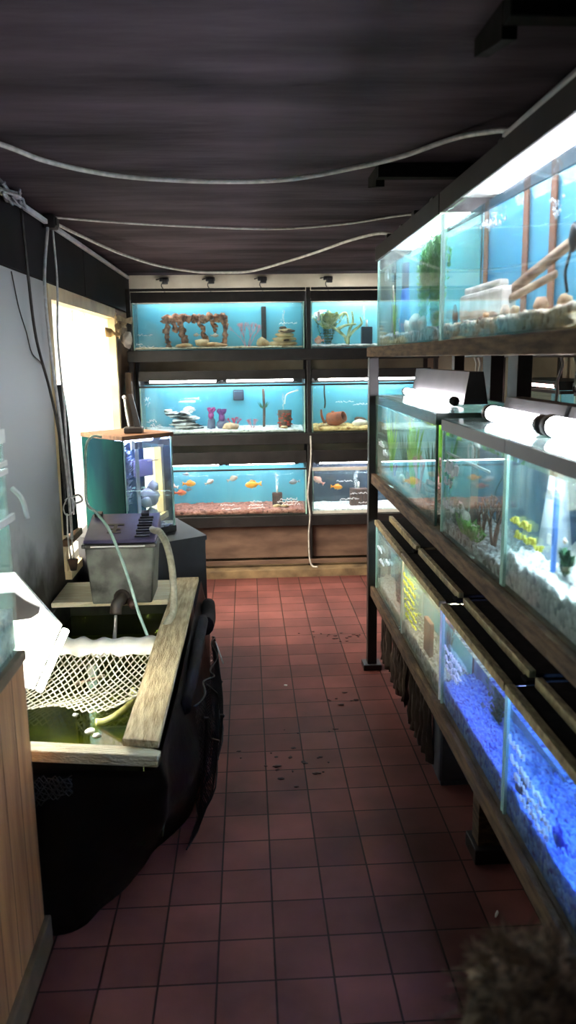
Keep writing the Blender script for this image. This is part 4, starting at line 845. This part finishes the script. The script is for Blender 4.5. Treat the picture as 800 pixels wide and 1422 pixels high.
bm = B(); bbox(bm, -.06, .06, 0, .05, 0, .085, .004); o = mesh('breeding_box', bm, mat('grey_box', srgb(150, 140, 165), srgb(110, 104, 130), 6, .5)); tag(o, 'greyish breeding box high in the corner aquarium', 'box'); J.put(o, .205, .2, .27)
for i, z in enumerate((.40, .335)):
    bm = B(); bbox(bm, 0, .03+.03*i, 0, .004, 0, .006+.006*(1-i), .001); o = mesh('sticker', bm, M['white']); tag(o, ['upper', 'lower'][i]+' small white strip on the corner aquarium glass', 'sticker'); J.put(o, .2 if i == 0 else .13, -.006, z+.03)
cl = thing('desk_lamp', 'small black lamp with a pale rod standing on the corner aquarium lid', 'lamp', (-.56, 3.93, 1.2335))
bm = B(); bbox(bm, -.045, .045, -.035, .035, 0, .03, .006); mesh('lamp_base', bm, M['blackp'], cl)
bm = B(); prism(bm, [(.005, .031), (.035, .031), (.0, .19), (-.02, .19)], 'y', -.006, .01); mesh('arm', bm, M['blackp'], cl)
bm = B(); tube(bm, [(-.02, -.01, .031), (-.03, -.01, .10), (-.036, -.01, .17)], .005, 8, 4); bmesh.ops.create_uvsphere(bm, u_segments=10, v_segments=8, radius=.010, matrix=Matrix.Translation((-.037, -.01, .175))); mesh('pale_rod', bm, M['white'], cl, True)

# ================================================================ raised pond
PX0, PX1, PY0, PY1, PZ = -.865, -.27, 2.06, 3.62, .555
pond = thing('raised_pond', 'raised timber pond lined in dark green along the left wall', 'pond', (-.57, 2.8, 0))
def pbox(name, x0, x1, y0, y1, z0, z1, m, bev=.004, lab=None):
    bm = B(); bbox(bm, x0+.57, x1+.57, y0-2.8, y1-2.8, z0, z1, bev); return mesh(name, bm, m, pond, label=lab)
linerm = mat('pond_liner', srgb(54, 62, 40), srgb(26, 30, 24), 9, .6, bump=.4)
pbox('pond_wall', -.32, -.275, 2.10, 3.6, .22, .54, linerm); pbox('pond_wall', -.865, -.32, 2.06, 2.10, .22, .50, linerm); pbox('pond_base', -.84, -.42, 2.4, 3.5, 0, .219, linerm)
pbox('pond_wall', -.865, -.32, 3.56, 3.6, 0, .54, linerm); pbox('pond_wall', -.865, -.84, 2.1, 3.56, 0, .54, linerm)
pbox('pond_floor', -.84, -.32, 2.1, 3.56, .22, .33, mat('pond_bottom', srgb(176, 176, 84), srgb(96, 104, 44), 6, .9))
def plank(x0, x1, y0, y1, z0, z1, m, tilt=None):
    return pbox('edge_board', x0, x1, y0, y1, z0, z1, m, .004)
# the long weathered board along the aisle, slightly tapered
bm = B()
pts = [(-.362, 2.02), (-.262, 2.00), (-.255, 2.9), (-.25, 3.64), (-.352, 3.64), (-.36, 2.9)]
prism(bm, [(x+.57, y-2.8) for x, y in pts], 'z', .552, .574); bmesh.ops.bevel(bm, geom=bm.edges[:], offset=.003, segments=2, affect='EDGES', profile=.5); mesh('edge_board', bm, M['board'], pond, label='weathered grey brown board')
bm = B(); pts = [(-.845, 2.14), (-.845, 2.03), (-.57, 2.00), (-.275, 1.955), (-.262, 2.0), (-.30, 2.02), (-.60, 2.09)]
bm = B(); prism(bm, [(-.845+.57, 2.12-2.8), (-.845+.57, 2.06-2.8), (-.262+.57, 1.965-2.8), (-.255+.57, 1.995-2.8), (-.29+.57, 2.02-2.8)], 'z', .515, .548)
bmesh.ops.bevel(bm, geom=bm.edges[:], offset=.003, segments=2, affect='EDGES', profile=.5); mesh('edge_board', bm, M['boardx_lit'], pond, label='pale front board')
pbox('edge_board', -.86, -.362, 3.30, 3.62, .548, .570, M['boardx_lit'])
pw = glass('pond_water', tint=(.62, .66, .30), base=.05)
bm = B(); box(bm, -.839+.57, -.321+.57, 2.101-2.8, 3.559-2.8, .331, .425); mesh('water', bm, pw, pond)
# black sheet draped over the front and aisle side
topp = [(-.845, 2.02, .514), (-.60, 1.985, .514), (-.40, 1.965, .514), (-.27, 1.95, .52), (-.252, 2.03, .55), (-.243, 2.4, .555), (-.24, 2.9, .555), (-.238, 3.3, .56), (-.238, 3.62, .56)]
midp = [(-.845, 2.0, .3), (-.60, 1.96, .3), (-.42, 1.98, .3), (-.30, 2.02, .3), (-.23, 2.10, .32), (-.19, 2.42, .32), (-.18, 2.9, .32), (-.19, 3.3, .3), (-.215, 3.62, .3)]
botp = [(-.845, 1.99, .004), (-.60, 1.985, .004), (-.47, 2.06, .004), (-.38, 2.26, .004), (-.31, 2.40, .004), (-.22, 2.66, .004), (-.20, 2.95, .004), (-.215, 3.35, .004), (-.235, 3.62, .004)]
rows = []; K = 16
for k in range(K+1):
    u = k/K; pts = []
    for a, b_, c in zip(topp, midp, botp):
        A_, B__, C_ = Vector(a), Vector(b_), Vector(c); v = 2*u; q = A_.lerp(B__, v) if u < .5 else B__.lerp(C_, v-1); pts.append(q)
    rows.append(catmull(pts, 8))
bm = B(); V = []
for k, rw in enumerate(rows):
    V.append([bm.verts.new(Vector((p_.x, p_.y, p_.z))+Vector((1, -.5, 0)).normalized()*(.012*noise.noise(Vector((i*.23, k*.18, 0)))+.012*sin(i*.5+k*.15))*min(1, k/3)) for i, p_ in enumerate(rw)])
for k in range(K):
    for i in range(len(V[0])-1): bm.faces.new((V[k][i], V[k][i+1], V[k+1][i+1], V[k+1][i]))
bmesh.ops.solidify(bm, geom=bm.faces[:], thickness=-.003)
o = mesh('black_sheet', bm, mat('black_polythene', (.004, .004, .005, 1), (.010, .009, .012, 1), 8, .42, bump=.3), None, True); tag(o, 'black polythene sheet draped down the front and aisle side of the pond', 'sheet')
# long roll stands for purple light on the sheet; short far roll is a bag
bm = B(); tube(bm, [(-.222, 2.36, .50), (-.212, 2.7, .505), (-.21, 3.0, .51), (-.21, 3.22, .50)], .020, 12, 6, 1.1, .024); tube(bm, [(-.20, 3.2, .48), (-.195, 3.35, .46), (-.20, 3.5, .48)], .036, 12, 6, 1.1, .03)
o = mesh('sheen_roll_and_bag', bm, mat('purple_sheen_and_bag', srgb(20, 17, 32), srgb(10, 8, 16), 6, .85, spec=.2, bump=.4), None, True); tag(o, 'purplish black roll for the purple sheen on the pond sheet, with a bag at its far end', 'bag')
bm = B(); tube(bm, [(-.155, 3.12, .44), (-.12, 2.98, .40)], .003, 6, 0); o = mesh('stick', bm, M['greycable'], None, True); tag(o, 'short pale stick poking from the bag', 'stick')
# black netting hanging over the aisle side (bulging fine net)
def wirenet(bm, S, nu, nv, r, seg=4):
    """two crossing families of threads over surface S(u, v)"""
    for fam in (1, -1):
        for k in range(-nv, nu+nv):
            pts = []
            for j in range(nv+1):
                u = (k+fam*j)/nu if fam > 0 else (k-j+nv)/nu
                if 0 <= u <= 1: pts.append(S(u, j/nv))
            if len(pts) > 1: tube(bm, pts, r, seg, 0, cap=False)
def SN(u, v):
    y = 2.35+1.0*u; prof = sin(pi*min(1, max(0, u)))**.5
    x = -.19+(.055*prof*sin(pi*(.25+.75*v)*.9)+.012*sin(u*21+v*5)); z = (.50-.14*u)*(1-v)+.01+(.02*sin(u*9))*(1-v)
    if v > .8: x -= (v-.8)*.16
    return Vector((x, y, max(.006, z)))
bm = B(); wirenet(bm, SN, 75, 26, .0011, 3)
for v_ in (0, 1):
    tube(bm, [SN(k/40, v_) for k in range(41)], .003, 5, 0)
for a, c in (((.02, .1), (.55, .95)), ((.2, 0), (.8, .9)), ((.5, 0), (.15, 1)), ((.9, .05), (.35, .95)), ((.75, .1), (.98, .9))):
    tube(bm, [SN(a[0]+(c[0]-a[0])*k/14+.03*sin(k), a[1]+(c[1]-a[1])*k/14)+Vector((.006, 0, 0)) for k in range(15)], .0035, 5, 0)
o = mesh('black_netting', bm, mat('black_thread', (.008, .007, .009, 1), (.02, .016, .022, 1), 30, .7), None); tag(o, 'fine black netting bulging out over the aisle beside the pond', 'netting')
# white netting over the water
def SW(u, v):
    x = -.835+(.835-.365)*u; y0 = 2.86-.05*u; y1 = 2.42+.12*u+.05*sin(u*7)
    return Vector((x, y0+(y1-y0)*v, .53-.07*v-.04*sin(pi*v)+.006*sin(u*12+v*9)))
bm = B(); wirenet(bm, SW, 19, 9, .0026, 5)
wn = mesh('pond_net', bm, mat('white_net_cord', srgb(214, 212, 196), srgb(180, 176, 150), 20, .7)); tag(wn, 'white knotted net stretched over the pond water', 'net')
bm = B(); n = 40; V = []
for i in range(n+1):
    u = i/n; x = -.835+.475*u
    V.append([bm.verts.new((x, 2.86-.05*u+dy+.006*sin(i*1.1+dy*40), zz+.005*sin(i*.9+zz*90)+.012*(1-abs(2*u-1))*-1)) for dy, zz in ((-.03, .525), (-.015, .552), (.03, .560), (.075, .556), (.09, .540), (.05, .524), (.0, .516))])
for i in range(n):
    for k in range(7): bm.faces.new((V[i][k], V[i][(k+1) % 7], V[i+1][(k+1) % 7], V[i+1][k]))
bm.faces.new(V[0]); bm.faces.new(V[-1][::-1])
mesh('net_hem', bm, mat('white_folded_hem', srgb(242, 240, 232), srgb(222, 218, 206), 9, .8), wn, True, label='thick folded white hem')
# things in the pond
bm = B(); tube(bm, [(-.433, 2.691, .425), (-.422, 2.629, .425), (-.432, 2.559, .425), (-.464, 2.484, .425), (-.493, 2.444, .425), (-.518, 2.431, .43)], .012, 10, 8); o = mesh('hose_offcut', bm, mat('pale_yellow_hose', srgb(222, 222, 150), srgb(180, 180, 100), 20, .5), None, True); tag(o, 'pale yellow curved hose floating in the pond', 'hose')
bm = B(); tube(bm, [(-.641, 2.713, .446), (-.551, 2.784, .446)], .006, 8, 0); o = mesh('reed_stem', bm, wood, None, True); tag(o, 'pale straight reed piece floating under the net', 'reed')
for i, (x, y, s_) in enumerate(((-.598, 2.501, .010), (-.545, 2.52, .008), (-.526, 2.376, .016), (-.50, 2.345, .013), (-.524, 2.668, .008), (-.44, 2.65, .007))):
    bm = B(); rock(bm, (0, 0, 0), (s_, s_, s_*.5), i+300, 2, .3); o = mesh('floating_flake', bm, rockwhite, None, True); tag(o, 'small white flake floating on the green pond water', 'flake', 'white flakes floating on the pond'); o.location = (x, y, .4265)
rocks_ = [(-.42, 2.22, .05), (-.38, 2.17, .03)]
bm = B()
for i, (x, y, s_) in enumerate(rocks_): rock(bm, (x, y, .42), (s_, s_*.7, s_*.5), 320+i, 2, .35)
o = mesh('rock', bm, mat('mossy_grey_stone', srgb(120, 120, 110), srgb(70, 72, 60), 20, .85, bump=.4), None, True); tag(o, 'mossy grey stones breaking the pond surface by the front board', 'rock')
# grubby crumpled net piece at the front left under the pale board
bm = B()
def SG(u, v): return Vector((-.62+.13*u, 1.962-.004*sin(u*9), .50-.09*v*(1-.5*u)+.006*sin(u*20+v*11)))
wirenet(bm, SG, 12, 6, .0016, 4); o = mesh('net_scrap', bm, M['darkcable']); tag(o, 'scrap of grey net hanging below the pale front board', 'net')

# filter box on the rear board
fb = thing('filter_box', 'square grey filter box with purple black lid on the pond', 'filter', (-.55, 3.36, .5715))
bm = B(); prism(bm, [(-.125, 0), (.125, 0), (.145, .245), (-.145, .245)], 'y', -.10, .12)
bmesh.ops.bevel(bm, geom=bm.edges[:], offset=.006, segments=2, affect='EDGES', profile=.5)
mesh('box_body', bm, mat('stained_grey_plastic', srgb(126, 132, 122), srgb(40, 42, 36), 11, .45, lo=.3, hi=.62), fb)
bm = B(); bbox(bm, -.155, .155, -.115, .135, .2455, .262, .004); bbox(bm, -.135, .13, -.121, -.1155, .248, .2615, .002); rim = mesh('box_rim', bm, M['blackp'], fb)
bm = B(); bbox(bm, -.115, .11, -.1265, -.1215, .266-.014, .272-.014, .001); mesh('rim_highlight', bm, M['white'], fb)
bm = B(); prism(bm, [(-.105, .2625), (.14, .2625), (.14, .345), (-.095, .275)], 'x', -.15, .15); bmesh.ops.bevel(bm, geom=bm.edges[:], offset=.006, segments=2, affect='EDGES', profile=.5)
lid_ = mesh('box_lid', bm, mat('purple_grey_lid', srgb(104, 96, 130), srgb(80, 74, 108), 6, .35), fb)
TL = Matrix.Translation((0, -.095, .2755)) @ Matrix.Rotation(math.atan2(.07, .235), 4, 'X')
for k in range(8):
    bm = B(); bbox(bm, .062+.004*(k % 2), .125, .02+.024*k, .032+.024*k, .0, .007, .001); bmesh.ops.transform(bm, matrix=TL, verts=bm.verts[:]); mesh('lid_rib', bm, M['blackp'], lid_)
for xa in (-.135, .07):
    bm = B(); bbox(bm, xa, xa+.035, .205, .235, .0, .018, .003); bmesh.ops.transform(bm, matrix=TL, verts=bm.verts[:]); mesh('lid_catch', bm, M['blackp'], lid_)
bm = B(); prism(bm, [(-.065, .14), (.005, .14), (.005, .128), (-.022, .128), (-.022, .10), (-.008, .10), (-.008, .088), (-.022, .088), (-.022, .07), (.0, .07), (.0, .06), (-.06, .06), (-.06, .07), (-.038, .07), (-.038, .088), (-.052, .088), (-.052, .10), (-.038, .10), (-.038, .128), (-.065, .128)], 'z', .0005, .0025); bmesh.ops.transform(bm, matrix=TL, verts=bm.verts[:])
mesh('lid_emblem', bm, M['blackp'], lid_)
bm = B(); tube(bm, [(.0, -.101, .03), (-.0, -.15, .03), (-.01, -.18, .022), (-.015, -.19, -.015)], .024, 14, 5); tube(bm, [(-.0, -.10, .03), (.0, -.115, .03)], .034, 14, 0); bm_ = mesh('outlet_pipe', bm, mat('pipe_brown', srgb(70, 58, 48), srgb(40, 32, 28), 10, .5), fb, True)
bm = B(); tube(bm, [(.035, -.101, .012), (.055, -.15, .006)], .018, 12, 0); mesh('inlet_stub', bm, mat('pipe_red', srgb(80, 50, 42), srgb(52, 34, 30), 10, .5), fb, True)
bm = B(); tube(bm, [(-.565, 3.17, .55), (-.568, 3.16, .50), (-.572, 3.155, .46), (-.572, 3.15, .43)], .009, 10, 6, .6, .015)
for k in range(16): rock(bm, (-.57+random.Random(k).uniform(-.03, .03), 3.15+random.Random(k+9).uniform(-.03, .03), .43), (.006, .006, .004), k, 1, .2)
o = mesh('water_stream', bm, glass('falling_water', base=.35, haze=.45, hazecol=(1, 1, .95)), None, True); tag(o, 'thin white stream of water falling from the filter outlet', 'water')
# hoses from the filter
bm = B(); tube(bm, [(-.425, 3.37, .868), (-.40, 3.26, .885), (-.365, 3.15, .90), (-.33, 3.07, .86), (-.312, 3.05, .76), (-.31, 3.02, .62), (-.325, 2.98, .575+.012), (-.36, 2.97, .53), (-.378, 2.98, .45)], .014, 12, 8)
o = mesh('return_hose', bm, mat('ribbed_grey_hose', srgb(176, 172, 150), srgb(140, 138, 120), 60, .5), None, True); tag(o, 'thick grey hose arching from the filter lid into the pond', 'hose')
bm = B(); tube(bm, [(-.68, 3.72, 1.236), (-.72, 3.72, 1.24), (-.745, 3.68, 1.2), (-.72, 3.5, 1.08), (-.66, 3.2, 1.02), (-.60, 3.08, 1.00), (-.551, 3.05, .94), (-.51, 3.03, .84), (-.475, 3.0, .74), (-.44, 2.97, .62), (-.405, 2.93, .54)], .006, 10, 8)
o = mesh('air_hose', bm, M['bluecable'], None, True); tag(o, 'pale green air hose running diagonally from the corner tank over the filter to the net', 'hose')

# pond lamp: white lit panel with a grey clamp
lp = thing('pond_lamp', 'glaring white lamp panel hanging over the left edge of the pond', 'lamp', (-.70, 2.40, .55))
pl = [(-.03, .395), (.10, .22), (.0, .015), (-.03, .02), (-.04, .045), (-.03, .105), (-.10, .14), (-.10, .395)]
bm = B(); prism(bm, pl, 'y', .0, .02); mesh('lamp_housing', bm, M['white'], lp)
bm = B(); prism(bm, [(x*.96, z+.004) for x, z in pl], 'y', -.006, -.0005); mesh('lit_diffuser', bm, emis('lamp_light', (1, .97, .84), 7), lp)
bm = B(); prism(bm, [(-.03, .34), (.0, .315), (.025, .30), (.045, .29), (.04, .27), (.015, .255), (-.03, .25), (-.14, .26), (-.14, .33)], 'y', -.018, -.0065); mesh('clamp', bm, mat('grey_clamp', srgb(110, 110, 114), srgb(84, 84, 88), 6, .5), lp)
bm = B(); tube(bm, [(-.08, .02, .36), (-.12, .03, .37), (-.165, .03, .40)], .008, 8, 4); mesh('wall_arm', bm, M['blackp'], lp, True)
# tube under its lower rim that lights the pond
bm = B(); tube(bm, [(.119, -.02, .215), (.024, -.02, .02)], .011, 10, 0); mesh('fluorescent_tube', bm, emis('lamp_tube', (1, .96, .80), 250), lp, True)

# ================================================================ near left: wooden cabinet with aquarium
cab = thing('wooden_cabinet', 'pine panelled cabinet at the near left edge', 'cabinet', (-.725, 1.45, 0))
bm = B(); bbox(bm, -.137, .137, -.5, .5, .09, .835, .003); mesh('cabinet_body', bm, M['cabwood'], cab)
bm = B(); bbox(bm, -.14, .143, -.5, .508, .836, .862, .004); mesh('cabinet_top', bm, M['cabtrim'], cab)
bm = B(); bbox(bm, -.14, .152, -.5, .515, .0, .0895, .005); mesh('skirting', bm, M['cabtrim'], cab)
bm = B()
for k in range(8): box(bm, .1372, .1376, .5-.11*k-.002, .5-.11*k, .095, .83)
mesh('board_joint', bm, M['black'], cab)
K_ = Tank('clouded near left aquarium on the pine cabinet', (-.86, 1.05, .863), 0, .262, .91, .56, back=None, top_trim='white', trimh=.03, glass='milkglass', sides='milkglass', edge='white')
bm = B(); box(bm, .264, .270, .0, .91, .455, .467); box(bm, .264, .270, .0, .91, .475, .487); box(bm, .264, .272, .0, .93, .335, .352); mesh('support_strip', bm, M['white'], K_.t)
bm = B(); bbox(bm, -.001, .263, 0, .9, .563, .585, .003); kl = mesh('lid', bm, M['white'], K_.t)
bm = B(); tube(bm, [(.20, .1, .535), (.20, .86, .535)], .012, 10, 0); mesh('fluorescent_tube', bm, emis('lit_tube_k', (.9, 1, .97), 22), kl, True)
K_.gravel('white gravel in the clouded near left aquarium', G['white'], .09, .02, amp=.02)
fish(K_, 'small pinkish fish high in the clouded near left aquarium', FM['pink'], .18, .85, .40, .05, pi/2)
bm = B(); tube(bm, [(.0, 0, .0), (.02, .01, -.03), (.03, .01, -.08)], .006, 8, 5); o = mesh('suction_hose', bm, M['white'], None, True); tag(o, 'short white hose hooked on the near left aquarium corner', 'hose'); o.location = (-.588, 1.97, 1.28)

# ================================================================ crumbs and leaves on the floor
rnd = random.Random(6); bm = B()
for (x, y, n, s_) in ((.46, 4.34, 14, .07), (.43, 3.46, 8, .05), (.21, 2.95, 9, .08), (.02, 2.95, 4, .05), (.09, 2.80, 3, .04), (.25, 3.15, 4, .06), (.57, 4.32, 5, .05)):
    for k in range(n):
        rock(bm, (x+rnd.gauss(0, s_), y+rnd.gauss(0, s_*.7), .002), (rnd.uniform(.004, .014), rnd.uniform(.004, .010), .002), rnd.randint(0, 999), 1, .4)
o = mesh('dark_crumbs', bm, mat('dark_crumb', srgb(60, 24, 22), srgb(34, 16, 16), 20, .8)); tag(o, 'scattered dark red brown crumbs on the tiled floor', 'crumbs', kind='stuff')
for i, (x, y, lab) in enumerate(((.156, 3.666, 'round white speck on the tiles in mid aisle'), (.684, 1.99, 'short white scrap on the tiles near the right rack'), (.63, 4.05, 'tiny white speck near the far rack foot'))):
    bm = B(); rock(bm, (0, 0, 0), ((.010, .008, .002), (.004, .018, .002), (.006, .005, .002))[i], i, 2, .2); o = mesh('paper_scrap', bm, rockwhite, None, True); o.location = (x, y, .002); o.rotation_euler.z = -.5; tag(o, lab, 'scrap')
for i, (x, y, s_) in enumerate(((.235, 2.812, .016), (.084, 2.879, .017), (.15, 2.72, .010), (.40, 3.42, .014))):
    bm = B(); rock(bm, (0, 0, .003), (s_, s_*.6, .003), i+40, 2, .4); o = mesh('dead_leaf', bm, mat('dark_leaf', srgb(70, 26, 24), srgb(40, 20, 18), 20, .7), None, True); o.location = (x, y, .001); tag(o, ['small dark dead leaf with a pale rim on the tiles', 'dark dead leaf left of the others on the tiles', 'nearest dark dead leaf in the aisle', 'dark dead leaf nearest the rack foot'][i], 'leaf', 'dead leaves on the aisle floor')
# loose tube hanging at the middle of the back rack
cable('grey tube hanging down the divider of the back rack', [(.45, 5.70, 1.03), (.452, 5.69, .9), (.44, 5.69, .75), (.425, 5.69, .6), (.44, 5.69, .45), (.43, 5.69, .3), (.435, 5.69, .12), (.455, 5.68, .065), (.49, 5.66, .062)], .006, 'greycable')

# ================================================================ child in the near right corner (only the hair reaches the picture)
per = thing('person', 'person close to the camera, only blurred dark hair showing', 'person', (.262, .62, .0), .15)
bm = B()
J_ = {'pel': (0, 0, .55), 'sp': (0, 0, .66), 'ch': (0, .0, .80), 'nk': (0, .0, .885), 'nk2': (0, .01, .92),
      'shl': (-.11, 0, .85), 'ell': (-.155, -.01, .68), 'wrl': (-.16, .05, .54), 'hal': (-.155, .065, .49),
      'shr': (.11, 0, .85), 'elr': (.155, -.01, .68), 'wrr': (.16, .05, .54), 'har': (.155, .065, .49),
      'hil': (-.06, 0, .52), 'knl': (-.065, .01, .28), 'anl': (-.065, -.01, .06), 'tol': (-.07, .09, .025),
      'hir': (.06, 0, .52), 'knr': (.065, .01, .28), 'anr': (.065, -.01, .06), 'tor': (.07, .09, .025)}
Rr = dict(pel=.085, sp=.08, ch=.085, nk=.04, nk2=.04, sh=.045, el=.032, wr=.022, ha=.022, hi=.062, kn=.042, an=.03, to=.022)
E_ = [('pel', 'sp'), ('sp', 'ch'), ('ch', 'nk'), ('nk', 'nk2'), ('ch', 'shl'), ('shl', 'ell'), ('ell', 'wrl'), ('wrl', 'hal'), ('ch', 'shr'), ('shr', 'elr'), ('elr', 'wrr'), ('wrr', 'har'), ('pel', 'hil'), ('hil', 'knl'), ('knl', 'anl'), ('anl', 'tol'), ('pel', 'hir'), ('hir', 'knr'), ('knr', 'anr'), ('anr', 'tor')]
keys = list(J_); me = bpy.data.meshes.new('body')
verts = [J_[k] for k in keys]; edges = [(keys.index(a), keys.index(b_)) for a, b_ in E_]
rad = [Rr[k] if k in Rr else Rr[k[:2]] for k in keys]
for s_, side in ((-1, 'hal'), (1, 'har')):
    base = Vector(J_[side])
    for f_ in range(5):
        off = [(-.012, .012), (-.004, .02), (.004, .02), (.011, .014), (-s_*.022, .006)][f_]
        l_ = [.035, .042, .04, .03, .028][f_]
        p1 = base+Vector((off[0]*.8, off[1], -.012)); p2 = p1+Vector((off[0]*.2, .006, -l_*.55)); p3 = p2+Vector((0, -.004, -l_*.5))
        i0 = len(verts); verts += [tuple(p1), tuple(p2), tuple(p3)]; rad += [.0075, .0065, .0055]; edges += [(keys.index(side), i0), (i0, i0+1), (i0+1, i0+2)]
me.from_pydata(verts, edges, []); body = bpy.data.objects.new('body', me); COL.objects.link(body); body.parent = per
me.materials.append(mat('dark_clothes', srgb(40, 42, 52), srgb(30, 30, 38), 12, .9))
sk = body.modifiers.new('skin', 'SKIN'); me.skin_vertices
for i, v in enumerate(me.skin_vertices[0].data): v.radius = (rad[i], rad[i]*.85); v.use_root = (i == 0)
body.modifiers.new('sub', 'SUBSURF').levels = 1; body.modifiers['sub'].render_levels = 2
for p_ in me.polygons: p_.use_smooth = True
skin = mat('skin', srgb(206, 160, 134), srgb(196, 146, 120), 12, .5)
bm = B(); bmesh.ops.create_uvsphere(bm, u_segments=28, v_segments=20, radius=1)
for v in bm.verts:
    c = v.co; x, y, z = c.x*.072, c.y*.088, c.z*.102
    if z < 0: x *= 1+z*2.2; y = y*(1+z*1.2)+(.008 if y > 0 else .01)*(-z/.1)
    if abs(c.x) < .18 and c.y > .8 and -.3 < c.z < .1: y += .012*(1-abs(c.x)/.18)*(1 if c.z < -.1 else .5)
    v.co = (x, y, z+1.0)
head = mesh('head', bm, skin, per, True)
for s_ in (-1, 1):
    bm = B(); bmesh.ops.create_uvsphere(bm, u_segments=12, v_segments=8, radius=1, matrix=Matrix.Translation((s_*.07, -.005, .99)) @ Matrix.Diagonal((.008, .016, .026, 1))); mesh('ear', bm, skin, head, True)
    bm = B(); bmesh.ops.create_uvsphere(bm, u_segments=12, v_segments=8, radius=.011, matrix=Matrix.Translation((s_*.027, .077, 1.0))); mesh('eye', bm, M['white'], head, True)
bm = B(); tube(bm, [(-.02, .078, .95), (0, .083, .948), (.02, .078, .95)], .004, 8, 4); mesh('mouth', bm, mat('lips', srgb(170, 96, 90), rough=.5), head, True)
hairm = mat('dark_brown_hair', srgb(168, 134, 104), srgb(84, 66, 50), 20, .7, stretch=(6, 6, 1))
bm = B(); bmesh.ops.create_uvsphere(bm, u_segments=28, v_segments=20, radius=1); rr2 = random.Random(5)
for v in bm.verts:
    c = v.co.copy(); k = 1+.08*noise.noise(c*3); z = c.z*.108*k
    if c.y > .35 and c.z < .35: v.co = (c.x*.066, c.y*.07, z*.5+1.01)
    else: v.co = (c.x*.082*k, c.y*.098*k-.004, max(z, -.07)+1.008)
for i in range(900):
    a = rr2.uniform(0, 2*pi); e = rr2.uniform(-.2, 1.5); d = Vector((cos(a)*cos(e), sin(a)*cos(e), sin(e)))
    if d.y > .4 and d.z < .4: continue
    p0 = Vector((d.x*.080, d.y*.094, d.z*.106+1.008)); t1_ = Vector((d.x, d.y, -.3+rr2.uniform(-.8, .8)))
    t1_ = (t1_+Vector((rr2.uniform(-.8, .8), rr2.uniform(-.8, .8), 0))).normalized()
    tube(bm, [p0, p0+d*.005+t1_*.012, p0+d*.006+t1_*.028], .0018, 4, 2, 1, .0007, cap=False)
mesh('hair', bm, hairm, per, True)
per.scale = (.93, .93, .93)
